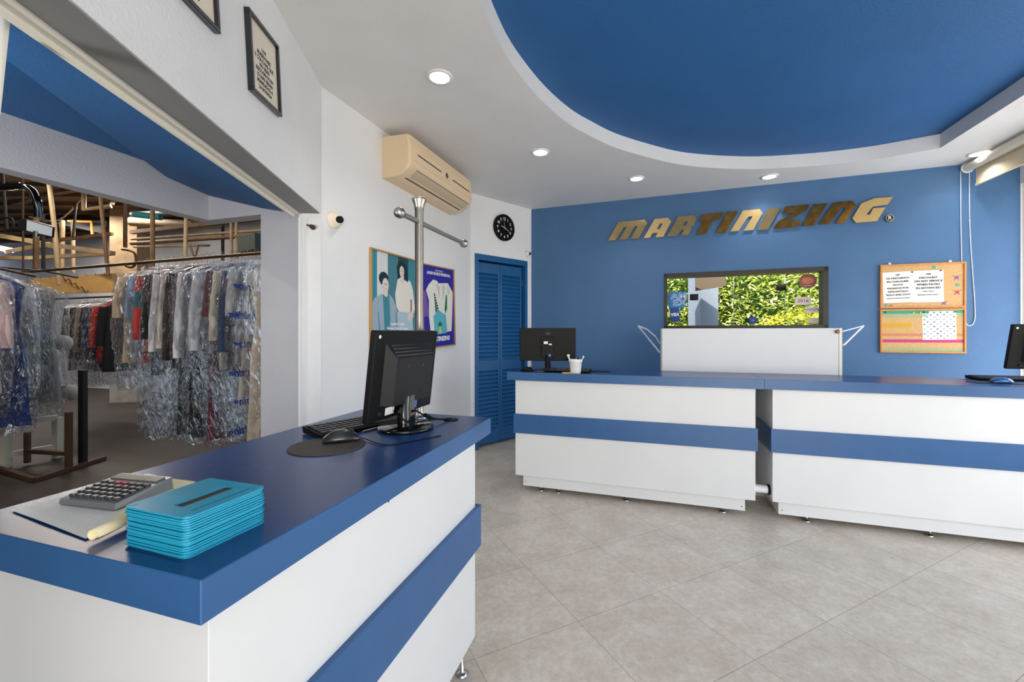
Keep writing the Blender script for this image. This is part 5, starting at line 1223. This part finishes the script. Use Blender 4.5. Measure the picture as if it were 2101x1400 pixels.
pipe([(390, 502, 5.5), (399, 528, 5.5), (407, 502, 5.5)], .012, M_brn, 'small brown V shaped strap above the long rail', sm=True)
pipe([(474, 350, 6), (475, 530, 6)], .020, M_tan, 'left one of two tan posts above the long rail')
pipe([(484, 350, 6), (486, 530, 6)], .022, M_tan, 'right one of two tan posts above the long rail')
pipe([(457, 360, 6.4), (457, 535, 6.4)], .022, M_bk, 'black short post left of the two tan posts')
pipe([(270, 477, 7.2), (540, 447, 5.8)], .03, M_brn, 'brown girder above the long rail, upper of the long ones', 'roof_beam', 'beam', sq=True)
pipe([(270, 491, 7.2), (540, 473, 5.8)], .02, M_tan, 'tan long pipe under the brown girder')
pipe([(270, 500, 7.0), (540, 482, 5.8)], .03, M_brn, 'thick brown pipe above the white wall, lower of the long ones')
pipe([(275, 507, 6.8), (430, 504, 6.4)], .016, M_tan, 'thin tan pipe lowest above the white wall')
pipe([(270, 455, 7.4), (400, 462, 7.0)], .08, M_tan, 'pale duct above the brown girder', 'roof_beam', 'beam')
pipe([(272, 440, 7.4), (540, 430, 6.2)], .05, M_bk, 'black pipe high above the long rail')
pipe([(20, 420, 7.6), (100, 395, 7.0), (180, 383, 6.6)], .045, M_brn, 'brown roof timber above the black beam', 'roof_beam', 'beam', sq=True)
pipe([(180, 386, 7), (232, 415, 7)], .04, M_tan, 'tan brace meeting the column top', 'timber_beam', 'beam', sq=True)
pipe([(60, 445, 7), (120, 452, 7), (170, 405, 7.0)], .012, M_pipe, 'thin pale cable sagging under the roof', sm=True)
pipe([(4, 340, 4.6), (8, 400, 4.6), (14, 470, 4.6)], .014, M_bk, 'black cable hanging at the left edge')
pipe([(0, 450, 4.5), (22, 447, 4.5), (28, 462, 4.5), (14, 474, 4.5), (-4, 470, 4.5)], .008, M_bk, 'black looped cable at the left edge', sm=True)
pipe([(504, 505, 5.5), (540, 497, 5.3)], .10, mat('dark_green_machine', (40, 50, 40), .6), 'dark machine part behind the right end of the rail', 'machine_box', 'machine', sq=True)
pipe([(276, 440, 6.6), (330, 446, 6.6)], .05, mat('teal_rag', (50, 130, 140), .8), 'teal cloth bundled on the overhead pipes', 'cloth_bundle', 'cloth')
# fluorescent tube
P = [at_Y(-8, 508, 6.2), at_Y(24, 514, 6.6)]
b = MB(); b.cyl((0, 0, 0), P[1]-P[0], .035, n=12); o = b.build('fluorescent_tube', mat('lit_tube', (255, 250, 235), .4, emit=(255, 246, 220), estr=14)); o.location = P[0]; tag(o, 'bright lit fluorescent tube at the left edge of the workshop', 'tube light')
# work lamp on bent black duct
YL = 3.5
t = thing('work_lamp', 'black work lamp box hanging from a bent glossy black pipe', 'lamp', at_Y(66, 447, YL)); o0 = at_Y(66, 447, YL)
b = MB(); b.tube(smooth_pts([at_Y(x, y, YL)-o0 for x, y in ((-40, 384), (10, 384), (45, 382), (66, 392), (76, 412), (78, 447))]), .027, 14); b.build('bent_pipe', M_blackg, t)
fr_ = [at_Y(x, y, YL)-o0 for x, y in ((52, 449), (113, 467), (111, 488), (51, 474))]; bk = [at_Y(x, y, YL+.18)-o0 for x, y in ((38, 449), (104, 462), (102, 484), (37, 472))]
b = MB(); b.add(fr_+bk, [(3, 2, 1, 0), (4, 5, 6, 7), (0, 1, 5, 4), (1, 2, 6, 5), (2, 3, 7, 6), (3, 0, 4, 7)]); b.build('housing', M_black, t)
ce = sum(fr_, Vector())/4; inn = [ce+(p-ce)*.86+Vector((.0, -.004, 0)) for p in fr_]; in2 = [p+Vector((0, .002, 0)) for p in inn]
b = MB(); b.add(inn+in2, [(3, 2, 1, 0), (4, 5, 6, 7), (0, 1, 5, 4), (1, 2, 6, 5), (2, 3, 7, 6), (3, 0, 4, 7)]); b.build('glass_front', mat('lamp_glass', (206, 214, 222), .3), t)
b = MB(); p = at_Y(75, 487, YL)-o0; b.cyl(p, p+Vector((0, 0, .05)), .018); b.build('clamp', M_chrome, t)

b = MB(); b.rbox((LX*.12, LY*.28, .002), (LX*.90, LY*.56, .0625), .001); o = b.build('card_insert', mat('dark_brown_card', (70, 48, 34), .7)); o.matrix_world = MT0
tag(o, 'dark brown card block showing through the slot of the top turquoise frame', 'card')
